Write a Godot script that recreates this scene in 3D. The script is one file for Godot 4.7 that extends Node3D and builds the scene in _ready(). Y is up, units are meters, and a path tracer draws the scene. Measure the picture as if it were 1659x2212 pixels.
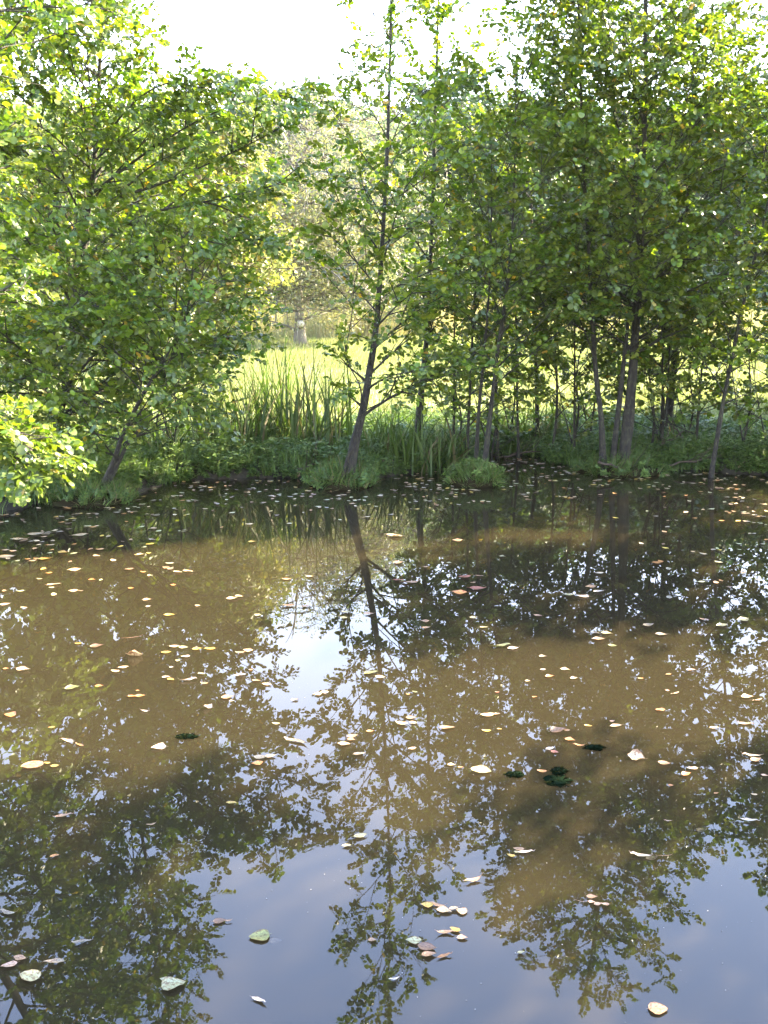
extends Node3D
# A calm brown woodland pond in early autumn: alders on the far bank, a sunlit meadow and a wood behind them.

var rng := RandomNumberGenerator.new()
var used := {}
var M := {}
var leaf_shapes := []          # alder leaf templates: {v, n, i}
var leaf_meshes := []          # [tone][shape] -> ArrayMesh
var sprays := []               # {mesh, leaves: [[Transform3D, shape, tone], ...]}
var tones := []
var wob := FastNoiseLite.new()
var to_sun := Vector3.UP
var shore := PackedVector2Array()
const EYE := Vector3(0, 1.7, 0)
const PITCH := 11.9
const FOV := 54.0

# ------------------------------------------------------------------ helpers
func numbered(called: String) -> String:
	var n: int = used.get(called, 0)
	used[called] = n + 1
	return called if n == 0 else "%s_%03d" % [called, n]

func at(px: float, py: float, dist: float) -> Vector3:
	# a point of the place, from its bearing (in a 1659 x 2212 picture) and its distance ahead in metres
	var f := 1106.0 / tan(deg_to_rad(FOV / 2.0))
	var a := deg_to_rad(PITCH)
	var u := (px - 829.5) / f
	var v := (1106.0 - py) / f
	var d := Vector3(u, -sin(a) + v * cos(a), -cos(a) - v * sin(a))
	return EYE + d * (dist / -d.z)

func on_water(px: float, py: float) -> Vector3:
	var d := at(px, py, 1.0) - EYE
	return EYE + d * (EYE.y / -d.y)

func thing(called: String, label: String, category: String, where := Vector3.ZERO, group := "") -> Node3D:
	var o := Node3D.new()
	o.name = numbered(called)
	add_child(o)
	o.position = where
	o.set_meta("label", label)
	o.set_meta("category", category)
	if group:
		o.set_meta("group", group)
	return o

func part(called: String, mesh: Mesh, mat: Material, parent: Node3D) -> MeshInstance3D:
	var o := MeshInstance3D.new()
	o.name = called
	o.mesh = mesh
	if mat:
		o.material_override = mat
	parent.add_child(o, true)
	return o

func scatter(called: String, mesh: Mesh, mat: Material, where: Array, tints: Array, parent: Node3D) -> MultiMeshInstance3D:
	var mm := MultiMesh.new()
	mm.transform_format = MultiMesh.TRANSFORM_3D
	mm.use_colors = tints.size() > 0
	mm.mesh = mesh
	mm.instance_count = where.size()
	for i in where.size():
		mm.set_instance_transform(i, where[i])
		if tints.size():
			mm.set_instance_color(i, tints[i])
	var o := MultiMeshInstance3D.new()
	o.name = called
	o.multimesh = mm
	o.material_override = mat
	parent.add_child(o, true)
	o.set_meta("kind", "stuff")
	return o

func lin(c: Color) -> Color:
	return c.linear_to_srgb()

func flat(c: Color, rough := 0.8, spec := 0.5) -> StandardMaterial3D:
	var m := StandardMaterial3D.new()
	m.albedo_color = lin(c)
	m.roughness = rough
	m.metallic_specular = spec
	return m

func noise_tex(freq: float, size: int, sd: int, ramp: Array, oct := 5) -> NoiseTexture2D:
	var n := FastNoiseLite.new()
	n.seed = sd
	n.noise_type = FastNoiseLite.TYPE_SIMPLEX_SMOOTH
	n.frequency = freq
	n.fractal_octaves = oct
	var t := NoiseTexture2D.new()
	t.width = size
	t.height = size
	t.seamless = true
	t.noise = n
	if ramp.size():
		var g := Gradient.new()
		var offs := PackedFloat32Array()
		var cols := PackedColorArray()
		for r in ramp:
			offs.append(r[0])
			cols.append(lin(r[1]))
		g.offsets = offs
		g.colors = cols
		t.color_ramp = g
	return t

func arrays_mesh(v: PackedVector3Array, n: PackedVector3Array, idx: PackedInt32Array, col := PackedColorArray(), uv := PackedVector2Array()) -> ArrayMesh:
	var a := []
	a.resize(Mesh.ARRAY_MAX)
	a[Mesh.ARRAY_VERTEX] = v
	a[Mesh.ARRAY_NORMAL] = n
	a[Mesh.ARRAY_INDEX] = idx
	if col.size():
		a[Mesh.ARRAY_COLOR] = col
	if uv.size():
		a[Mesh.ARRAY_TEX_UV] = uv
	var m := ArrayMesh.new()
	m.add_surface_from_arrays(Mesh.PRIMITIVE_TRIANGLES, a)
	return m

class Soup:
	var v := PackedVector3Array()
	var n := PackedVector3Array()
	var i := PackedInt32Array()
	var c := PackedColorArray()

func soup_mesh(s: Soup) -> ArrayMesh:
	return arrays_mesh(s.v, s.n, s.i, s.c)

func tube(s: Soup, pts: Array, radii: Array, sides: int, col := Color.WHITE, rough := 0.0, cap := true) -> void:
	var base := s.v.size()
	var side := Vector3.UP.cross(pts[1] - pts[0])
	if side.length() < 0.001:
		side = Vector3.RIGHT
	side = side.normalized()
	for k in pts.size():
		var t: Vector3 = (pts[min(k + 1, pts.size() - 1)] - pts[max(k - 1, 0)]).normalized()
		side = (side - t * side.dot(t)).normalized()
		var other := t.cross(side)
		for j in sides:
			var a := TAU * j / sides
			var d := side * cos(a) + other * sin(a)
			var r: float = radii[k]
			if rough > 0.0:
				var q: Vector3 = pts[k] + d * r
				r *= 1.0 + rough * wob.get_noise_3d(q.x * 40.0, q.y * 12.0, q.z * 40.0)
			s.v.append(pts[k] + d * r)
			s.n.append(d)
			s.c.append(col)
	for k in pts.size() - 1:
		for j in sides:
			var a := base + k * sides + j
			var b := base + k * sides + (j + 1) % sides
			s.i.append_array(PackedInt32Array([a, a + sides, b, b, a + sides, b + sides]))
	if cap:
		var e := s.v.size()
		s.v.append(pts[-1])
		s.n.append((pts[-1] - pts[-2]).normalized())
		s.c.append(col)
		for j in sides:
			s.i.append_array(PackedInt32Array([base + (pts.size() - 1) * sides + j, e, base + (pts.size() - 1) * sides + (j + 1) % sides]))

func smooth_line(pts: Array, per: int) -> Array:
	# Catmull-Rom through the points
	var out := []
	for k in pts.size() - 1:
		var p0: Vector3 = pts[max(k - 1, 0)]
		var p1: Vector3 = pts[k]
		var p2: Vector3 = pts[k + 1]
		var p3: Vector3 = pts[min(k + 2, pts.size() - 1)]
		for j in per:
			out.append(p1.cubic_interpolate(p2, p0, p3, float(j) / per))
	out.append(pts[-1])
	return out

func shade(c: Color, k: float) -> Color:
	return Color(c.r * k, c.g * k, c.b * k)

# ------------------------------------------------------------------ leaves
func leaf_template(rows: Array, fold: float, curl: float, twist: float) -> Dictionary:
	# rows: [s along the leaf, half width]; length 1 along +x, blade in xz, up +y; starts with a short stalk
	var v := PackedVector3Array()
	var idx := PackedInt32Array()
	for r in rows:
		var s: float = r[0]
		var w: float = r[1]
		var y := -curl * s * s
		var tw := twist * (s - 0.5)
		v.append(Vector3(s, y + w * fold + w * tw, -w))
		v.append(Vector3(s, y, 0))
		v.append(Vector3(s, y + w * fold - w * tw, w))
	for k in rows.size() - 1:
		var a := k * 3
		for j in 2:
			idx.append_array(PackedInt32Array([a + j, a + j + 3, a + j + 1, a + j + 1, a + j + 3, a + j + 4]))
	var n := PackedVector3Array()
	n.resize(v.size())
	for k in range(0, idx.size(), 3):
		var fn := (v[idx[k + 2]] - v[idx[k]]).cross(v[idx[k + 1]] - v[idx[k]])
		if fn.y < 0.0:
			fn = -fn
		for j in 3:
			n[idx[k + j]] += fn
	for k in n.size():
		n[k] = n[k].normalized() if n[k].length() > 1e-9 else Vector3.UP
	return {"v": v, "n": n, "i": idx}

func add_leaf(s: Soup, tpl: Dictionary, t: Transform3D, col: Color) -> void:
	var base := s.v.size()
	for k in tpl.v.size():
		s.v.append(t * tpl.v[k])
		s.n.append((t.basis * tpl.n[k]).normalized())
		s.c.append(col)
	for k in tpl.i:
		s.i.append(base + k)

func aim(dir: Vector3, up: Vector3, size: float) -> Basis:
	var x := dir.normalized()
	var z := x.cross(up)
	if z.length() < 0.01:
		z = x.cross(Vector3.RIGHT)
	z = z.normalized()
	return Basis(x * size, z.cross(x) * size, z * size)

func rdir(r: RandomNumberGenerator) -> Vector3:
	var y := r.randf_range(-1, 1)
	var a := r.randf() * TAU
	var q := sqrt(1.0 - y * y)
	return Vector3(q * cos(a), y, q * sin(a))

func make_sprays() -> void:
	var r := RandomNumberGenerator.new()
	r.seed = 11
	var round_rows := [[0.0, 0.005], [0.18, 0.012], [0.24, 0.15], [0.42, 0.33], [0.64, 0.4], [0.84, 0.33], [0.96, 0.16], [0.98, 0.0]]
	for k in 4:
		var rows := []
		for q in round_rows:
			rows.append([q[0], q[1] * (0.95 + 0.1 * r.randf()) * [1.0, 0.88, 1.08, 0.96][k]])
		leaf_shapes.append(leaf_template(rows, [0.12, 0.3, 0.2, 0.05][k], [0.12, 0.25, 0.02, 0.2][k], [0.1, -0.25, 0.3, -0.1][k]))
	tones = [Color(0.064, 0.1, 0.015), Color(0.092, 0.136, 0.018), Color(0.122, 0.17, 0.023), Color(0.16, 0.205, 0.029), Color(0.074, 0.11, 0.022), Color(0.32, 0.22, 0.03)]
	for t in tones.size():
		var row := []
		for k in 4:
			var s := Soup.new()
			add_leaf(s, leaf_shapes[k], Transform3D(), tones[t])
			row.append(soup_mesh(s))
		leaf_meshes.append(row)
	for k in 8:
		var s := Soup.new()
		var L := r.randf_range(0.13, 0.2)
		var stem := []
		var rad := []
		for j in 5:
			var q := j / 4.0
			stem.append(Vector3(L * q, 0.02 * sin(q * 3.0 + k) - 0.03 * q * q, 0.015 * sin(q * 5.0 + k * 2)))
			rad.append(0.0016 - 0.001 * q)
		tube(s, stem, rad, 3, Color(0.06, 0.05, 0.025))
		var leaves := []
		var count := r.randi_range(11, 14)
		for j in count:
			var q := (j + 0.6) / count
			var p: Vector3 = stem[int(q * 4)].lerp(stem[min(int(q * 4) + 1, 4)], fmod(q * 4, 1.0))
			var sd := 1.0 if j % 2 else -1.0
			var ang := r.randf_range(0.5, 1.15) if j < count - 1 else r.randf_range(-0.2, 0.2)
			var d := Vector3(cos(ang), r.randf_range(-0.55, 0.25), sd * sin(ang))
			var up := (Vector3.UP + rdir(r) * 0.75).normalized()
			var size := r.randf_range(0.028, 0.064) * (0.75 + 0.4 * sin(PI * minf(q, 0.9)))
			var tone := r.randi_range(0, 4)
			if r.randf() < 0.018:
				tone = 5
			var tr := Transform3D(aim(d, up, size), p)
			var sh := r.randi_range(0, 3)
			leaves.append([tr, sh, tone])
			add_leaf(s, leaf_shapes[sh], tr, tones[tone])
		sprays.append({"mesh": soup_mesh(s), "leaves": leaves})

# ------------------------------------------------------------------ trees
func inside(envs: Array, p: Vector3) -> bool:
	for e in envs:
		var q: Vector3 = (p - e[0]) / e[1]
		var wobble := 1.0 + 0.35 * wob.get_noise_3d(p.x * 9.0, p.y * 9.0, p.z * 9.0)
		if q.length() < wobble:
			return true
	return false

func march(from: Vector3, dir: Vector3, most: float, envs: Array, sag: float, wander: float, r: RandomNumberGenerator, step := 0.11) -> Array:
	var pts := [from]
	var p := from
	var d := dir.normalized()
	var gone := 0.0
	while gone < most:
		p += d * step
		gone += step
		if gone > 0.3 and envs.size() and not inside(envs, p):
			break
		pts.append(p)
		d = (d + Vector3(0, -sag * step, 0) + rdir(r) * wander).normalized()
	return pts

func tapered(n: int, a: float, b: float) -> Array:
	var out := []
	for k in n:
		out.append(lerpf(a, b, pow(float(k) / maxf(1, n - 1), 0.8)))
	return out

func add_trunk(root: Node3D, called: String, pts: Array, r0: float, r1: float, flare: float, sides := 10) -> Array:
	var line := smooth_line(pts, 5)
	var rad := []
	for k in line.size():
		var q := float(k) / (line.size() - 1)
		rad.append(lerpf(r0, r1, pow(q, 0.75)) * (1.0 + flare * exp(-q * 14.0)))
	var first: Vector3 = line[0]
	line.push_front(first + Vector3(0, -0.3, 0))
	rad.push_front(rad[0] * 1.15)
	var s := Soup.new()
	tube(s, line, rad, sides, Color.WHITE, 0.25)
	part(called, soup_mesh(s), M.bark, root)
	return [line, rad]

func foliate(list: Array, line: Array, from_q: float, gap: float, r: RandomNumberGenerator, size := 1.0) -> void:
	# sprays set alternately along a twig
	var acc := 0.0
	var sd := 1.0
	var total := 0.0
	for k in line.size() - 1:
		total += line[k].distance_to(line[k + 1])
	var gone := 0.0
	for k in line.size() - 1:
		var d: Vector3 = line[k + 1] - line[k]
		var l := d.length()
		gone += l
		if gone < from_q * total:
			continue
		acc += l
		while acc > gap:
			acc -= gap * r.randf_range(0.7, 1.3)
			sd = -sd
			var across := d.cross(Vector3.UP).normalized() * sd
			var dir := d.normalized() * r.randf_range(0.3, 1.0) + across * r.randf_range(0.4, 1.0) + Vector3(0, r.randf_range(-0.8, 0.7), 0)
			var up := (Vector3.UP * 0.8 + to_sun * 0.6 + rdir(r) * 0.9).normalized()
			list.append([Transform3D(aim(dir, up, r.randf_range(0.85, 1.2) * size), line[k + 1] - d * r.randf()), r.randi_range(0, sprays.size() - 1)])
	var e: Vector3 = line[-1] - line[-2]
	list.append([Transform3D(aim(e + rdir(r) * 0.02, (Vector3.UP + to_sun * 0.7 + rdir(r) * 0.4).normalized(), size), line[-1]), r.randi_range(0, sprays.size() - 1)])

func add_branch(root: Node3D, line: Array, r0: float, envs: Array, list: Array, r: RandomNumberGenerator, gap: float, size := 1.0) -> void:
	var s := Soup.new()
	tube(s, line, tapered(line.size(), r0, 0.0025), 5, Color.WHITE, 0.12)
	var sd := 1.0
	var k := 2
	while k < line.size() - 1:
		sd = -sd
		var d: Vector3 = (line[k + 1] - line[k]).normalized()
		var across := d.cross(Vector3.UP).normalized() * sd
		var dir := d * r.randf_range(0.5, 1.0) + across * r.randf_range(0.5, 1.0) + Vector3(0, r.randf_range(-0.6, 0.8), 0)
		var far := (1.0 - 0.6 * float(k) / line.size()) * r.randf_range(0.35, 0.85)
		var tw := march(line[k], dir, far, envs, 0.25, 0.08, r)
		if tw.size() > 2:
			tube(s, tw, tapered(tw.size(), r0 * 0.45 + 0.002, 0.002), 3)
			foliate(list, tw, 0.2, gap, r, size)
		k += r.randi_range(1, 2)
	foliate(list, line, 0.45, gap * 1.2, r, size)
	part("branch", soup_mesh(s), M.bark, root)

func finish_crown(root: Node3D, list: Array, r: RandomNumberGenerator, singles: int, tint: Color) -> void:
	# the leaves that show largest are single meshes; the rest of the crown is one mass of sprays
	var order := []
	for k in list.size():
		var p: Vector3 = list[k][0].origin - EYE
		var off: float = absf(p.x / -p.z) - 0.38
		order.append([p.length() + (30.0 if off > 0.0 or p.y / -p.z > 0.27 else 0.0), k])
	order.sort()
	var made := 0
	var single := {}
	for o in order:
		if made >= singles or o[0] > 29.0:
			break
		single[o[1]] = true
		var sp: Dictionary = sprays[list[o[1]][1]]
		for lf in sp.leaves:
			var q := part("leaf", leaf_meshes[lf[2]][lf[1]], M.leaf, root)
			q.transform = list[o[1]][0] * lf[0]
			made += 1
		
	for v in sprays.size():
		var where := []
		var tints := []
		for k in list.size():
			if list[k][1] == v and not single.has(k):
				where.append(list[k][0])
				var g := r.randf_range(0.7, 1.3)
				tints.append(Color(tint.r * g * r.randf_range(0.85, 1.25), tint.g * g, tint.b * g))
		if where.size():
			scatter("crown", sprays[v].mesh, M.leaf, where, tints, root)

func alder(called: String, label: String, stems: Array, envs: Array, opt: Dictionary) -> Node3D:
	# stems: [[points], base radius, top radius]
	var r := RandomNumberGenerator.new()
	r.seed = opt.get("seed", 1)
	var foot: Vector3 = stems[0][0][0]
	var root := thing(called, label, "tree", Vector3.ZERO, opt.get("group", "alders on the far bank"))
	var list := []
	for st in stems:
		var got := add_trunk(root, "trunk", st[0], st[1], st[2], opt.get("flare", 0.5))
		var line: Array = got[0]
		var n: int = st[3] if st.size() > 3 else opt.get("n", 24)
		for k in n:
			var q := lerpf(opt.get("from", 0.15), 0.97, (k + r.randf()) / n)
			var f := q * (line.size() - 1)
			var p: Vector3 = line[int(f)].lerp(line[min(int(f) + 1, line.size() - 1)], f - int(f))
			var az: float = k * 2.39996 + r.randf_range(-0.4, 0.4) + opt.get("seed", 1)
			var el := lerpf(0.45, 0.95, q) + r.randf_range(-0.3, 0.25)
			var d := Vector3(cos(az) * cos(el), sin(el), sin(az) * cos(el))
			var b := march(p, d, opt.get("reach", 1.8) * (1.0 - 0.4 * q) * r.randf_range(0.7, 1.2), envs, 0.22, 0.07, r)
			if b.size() > 3 and (inside(envs, b[-1]) or inside(envs, b[b.size() / 2])):
				add_branch(root, b, clampf(got[1][int(f)] * 0.45, 0.006, 0.022), envs, list, r, opt.get("gap", 0.1) * 1.0, opt.get("size", 1.0))
		foliate(list, line.slice(int(line.size() * 0.75)), 0.0, 0.08, r)
	for b in opt.get("extra", []):
		var bl := smooth_line(b[0], 6)
		add_branch(root, bl, b[1], b[2] if b.size() > 2 else [], list, r, opt.get("gap", 0.1) * 0.75, opt.get("size", 1.0))
	finish_crown(root, list, r, opt.get("singles", 0), opt.get("tint", Color.WHITE))
	return root

# ------------------------------------------------------------------ ground shape
func shore_distance(x: float, z: float) -> float:
	# metres to the pond's edge, negative over the water
	var p := Vector2(x, z)
	var best := 1e9
	var n := shore.size()
	for k in n:
		var c := Geometry2D.get_closest_point_to_segment(p, shore[k], shore[(k + 1) % n])
		best = minf(best, c.distance_squared_to(p))
	best = sqrt(best)
	return -best if Geometry2D.is_point_in_polygon(p, shore) else best

func height(x: float, z: float) -> float:
	var near := x > -14.0 and x < 14.0 and z > -18.0 and z < 5.0
	var far := 0.45 + 0.012 * maxf(0.0, -z - 14.0) + 0.12 * wob.get_noise_2d(x * 0.8, z * 0.8)
	if not near:
		return far
	var d := shore_distance(x, z) + 0.12 * wob.get_noise_2d(x * 12.0, z * 12.0)
	if d < 0.0:
		return maxf(-0.6, d * 0.7)
	var bump := 0.05 * wob.get_noise_2d(x * 25.0, z * 25.0)
	return minf(far, (0.1 + bump) * smoothstep(0.0, 0.25, d) + (far - 0.1) * smoothstep(0.1, 3.5, d) + 0.03 * smoothstep(0.0, 0.1, d))

func make_ground() -> void:
	var xs := [-400.0, -250.0, -150.0, -100.0, -70.0, -50.0, -35.0, -25.0, -18.0, -13.0]
	var a := -9.0
	while a <= 9.01:
		xs.append(a)
		a += 0.18
	xs.append_array([13.0, 18.0, 25.0, 35.0, 50.0, 70.0, 100.0, 150.0, 250.0, 400.0])
	var zs := [-500.0, -300.0, -180.0, -120.0, -80.0, -60.0, -48.0, -40.0, -34.0, -29.0, -25.0, -22.0, -19.0, -17.0]
	a = -15.0
	while a <= 1.0:
		zs.append(a)
		a += 0.16
	zs.append_array([2.0, 4.0, 7.0, 12.0, 20.0, 35.0, 60.0, 120.0])
	var v := PackedVector3Array()
	var n := PackedVector3Array()
	var idx := PackedInt32Array()
	var col := PackedColorArray()
	for z in zs:
		for x in xs:
			v.append(Vector3(x, height(x, z), z))
			# bare wet mud at the water's edge, meadow turf beyond
			var d := shore_distance(x, z) if absf(x) < 14.0 and z > -18.0 and z < 5.0 else 99.0
			col.append(Color(0.13, 0.09, 0.1) if d + 0.35 * wob.get_noise_2d(x * 20.0, z * 20.0) < 0.8 else Color.WHITE)
	var w: int = xs.size()
	n.resize(v.size())
	for j in zs.size() - 1:
		for i in w - 1:
			var q := j * w + i
			idx.append_array(PackedInt32Array([q, q + 1, q + w, q + 1, q + w + 1, q + w]))
	for k in range(0, idx.size(), 3):
		var fn := (v[idx[k + 2]] - v[idx[k]]).cross(v[idx[k + 1]] - v[idx[k]])
		for j in 3:
			n[idx[k + j]] += fn
	for k in n.size():
		n[k] = n[k].normalized() if n[k].y >= 0.0 else -n[k].normalized()
	var o := part("ground", arrays_mesh(v, n, idx, col), M.ground, self)
	o.set_meta("kind", "structure")

# ------------------------------------------------------------------ grasses, reeds, herbs
func blade(s: Soup, foot: Vector3, lean: Vector3, tall: float, w: float, segs: int, col: Color) -> void:
	var base := s.v.size()
	var across := lean.cross(Vector3.UP)
	if across.length() < 0.01:
		across = Vector3.RIGHT
	across = across.normalized()
	for k in segs + 1:
		var q := float(k) / segs
		var p := foot + Vector3(0, tall * (q - 0.12 * lean.length() * q * q), 0) + lean * tall * q * q
		var hw := w * 0.5 * (1.0 - pow(q, 2.2)) + 0.0004
		var nn := (Vector3.UP.cross(across) + Vector3.UP * 0.2).normalized()
		s.v.append(p - across * hw)
		s.v.append(p + across * hw)
		s.n.append(nn)
		s.n.append(nn)
		s.c.append(col)
		s.c.append(col)
	for k in segs:
		var b := base + k * 2
		s.i.append_array(PackedInt32Array([b, b + 1, b + 2, b + 1, b + 3, b + 2]))

func tuft(r: RandomNumberGenerator, n: int, spread: float, lo: float, hi: float, w: float, lean: float, cols: Array) -> ArrayMesh:
	var s := Soup.new()
	for k in n:
		var a := r.randf() * TAU
		var d := Vector3(cos(a), 0, sin(a))
		blade(s, d * spread * sqrt(r.randf()), d.rotated(Vector3.UP, r.randf_range(-1, 1)) * lean * r.randf(), r.randf_range(lo, hi), w * r.randf_range(0.7, 1.3), 3, cols[r.randi_range(0, cols.size() - 1)])
	return soup_mesh(s)

func herb(r: RandomNumberGenerator, tall: float, n: int, size: float, cols: Array) -> ArrayMesh:
	# a small leafy plant: a few stems with pointed leaves
	var s := Soup.new()
	var rows := [[0.0, 0.01], [0.12, 0.1], [0.4, 0.24], [0.75, 0.14], [1.0, 0.0]]
	var tpl := leaf_template(rows, 0.25, 0.25, 0.15)
	for k in 4:
		var a := r.randf() * TAU
		var lean := Vector3(cos(a), 0, sin(a)) * r.randf_range(0.1, 0.5)
		var top := (Vector3.UP + lean) * tall * r.randf_range(0.6, 1.0)
		tube(s, [Vector3.ZERO, top * 0.5, top], [0.002, 0.0015, 0.001], 3, Color(0.05, 0.08, 0.02))
		for j in n:
			var q := r.randf_range(0.2, 1.0)
			var d := rdir(r)
			d.y = r.randf_range(-0.2, 0.5)
			add_leaf(s, tpl, Transform3D(aim(d, (Vector3.UP + rdir(r) * 0.4).normalized(), size * r.randf_range(0.6, 1.2)), top * q), cols[r.randi_range(0, cols.size() - 1)])
	return soup_mesh(s)

func clump_leaves(r: RandomNumberGenerator, n: int, rad: float, size: float, narrow: float, cols: Array) -> ArrayMesh:
	# a leafy bough end seen from far: short twigs with many leaves
	var s := Soup.new()
	var rows := [[0.0, 0.03], [0.45, 0.5 * narrow], [1.0, 0.0]]
	var tpl := leaf_template(rows, 0.3, 0.2, 0.2)
	for k in 6:
		var d := rdir(r)
		d.y = absf(d.y) * 0.6 - 0.15
		tube(s, [Vector3.ZERO, d * rad * 0.6, d * rad * 1.05 + Vector3(0, -0.1 * rad, 0)], [0.012, 0.007, 0.003], 3, Color(0.12, 0.1, 0.07))
	for k in n:
		var p := rdir(r) * rad * pow(r.randf(), 0.45)
		p.y *= 0.65
		add_leaf(s, tpl, Transform3D(aim(rdir(r) + p.normalized() * 0.7, (Vector3.UP + rdir(r) * 0.8).normalized(), size * r.randf_range(0.6, 1.3)), p), cols[r.randi_range(0, cols.size() - 1)])
	return soup_mesh(s)

func far_tree(called: String, label: String, category: String, foot: Vector3, tall: float, wide: float, clumps: Array, n: int, cs: float, tint: Color, group: String, sd: int, bare := 0.2, sag := 0.1) -> Node3D:
	var r := RandomNumberGenerator.new()
	r.seed = sd
	var root := thing(called, label, category, Vector3.ZERO, group)
	var line := []
	for k in 6:
		var q := k / 5.0
		line.append(foot + Vector3(sin(sd + q * 3.0) * 0.25 * q, tall * 0.85 * q, cos(sd * 2.0 + q * 2.0) * 0.25 * q))
	var keep: Material = M.bark
	M.bark = M.pale_bark if called == "willow_tree" else M.far_bark
	var got := add_trunk(root, "trunk", line, tall * 0.022, tall * 0.004, 0.6, 8)
	M.bark = keep
	var env := [[foot + Vector3(0, tall * (0.5 + bare * 0.5), 0), Vector3(wide, tall * (0.5 - bare * 0.5) * 1.05, wide)]]
	var where := []
	for v in clumps.size():
		where.append([[], []])
	var tl: Array = got[0]
	var limbs := 26 if called == "willow_tree" else 14
	for k in limbs:
		var q := lerpf(maxf(0.12, bare), 0.95, (k + r.randf()) / limbs)
		var p: Vector3 = tl[int(q * (tl.size() - 1))]
		var az := k * 2.4 + sd
		var el := lerpf(0.25, 1.0, q) + r.randf_range(-0.15, 0.2)
		var b := march(p, Vector3(cos(az) * cos(el), sin(el), sin(az) * cos(el)), wide * 1.3, env, sag, 0.09, r, wide * 0.12)
		if b.size() > 2:
			var s := Soup.new()
			tube(s, b, tapered(b.size(), tall * 0.007, 0.01), 5, Color.WHITE, 0.15)
			for j in range(2, 2 * b.size() - 2):
				if j % 2 and called != "willow_tree":
					continue
				var tw := march(b[j / 2], rdir(r) + (b[j / 2 + 1] - b[j / 2]).normalized() + Vector3(0, 0.2, 0), wide * 0.45, env, sag * 2.0, 0.12, r, wide * 0.07)
				if tw.size() > 2:
					tube(s, tw, tapered(tw.size(), tall * 0.0028, 0.006), 3)
			part("limb", soup_mesh(s), M.pale_bark if called == "willow_tree" else M.far_bark, root)
	for k in n:
		var d := rdir(r)
		var p: Vector3 = env[0][0] + d * env[0][1] * pow(r.randf(), 0.35)
		if not inside(env, p):
			continue
		var v := r.randi_range(0, clumps.size() - 1)
		where[v][0].append(Transform3D(Basis(Vector3.UP, r.randf() * TAU).scaled(Vector3.ONE * cs * r.randf_range(0.7, 1.3)), p))
		var g := r.randf_range(0.75, 1.25)
		where[v][1].append(Color(tint.r * g, tint.g * g, tint.b * g))
	for v in clumps.size():
		if where[v][0].size():
			scatter("crown", clumps[v], M.leaf_far, where[v][0], where[v][1], root)
	return root

# ------------------------------------------------------------------ floating leaves
const SHAPE_WORDS := ["oval", "narrow", "folded", "broad", "stalk-like"]
const HUES := {
	"cream": Color(0.504, 0.392, 0.224), "white": Color(0.588, 0.518, 0.42), "pale": Color(0.35, 0.336, 0.168), "yellow": Color(0.476, 0.336, 0.056), "tan": Color(0.35, 0.217, 0.105),
	"orange": Color(0.42, 0.196, 0.049), "brown": Color(0.168, 0.098, 0.049), "red": Color(0.336, 0.126, 0.07), "pink": Color(0.45, 0.3, 0.19), "green": Color(0.17, 0.19, 0.055), "grey": Color(0.24, 0.2, 0.13)}
var floaters := []

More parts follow.
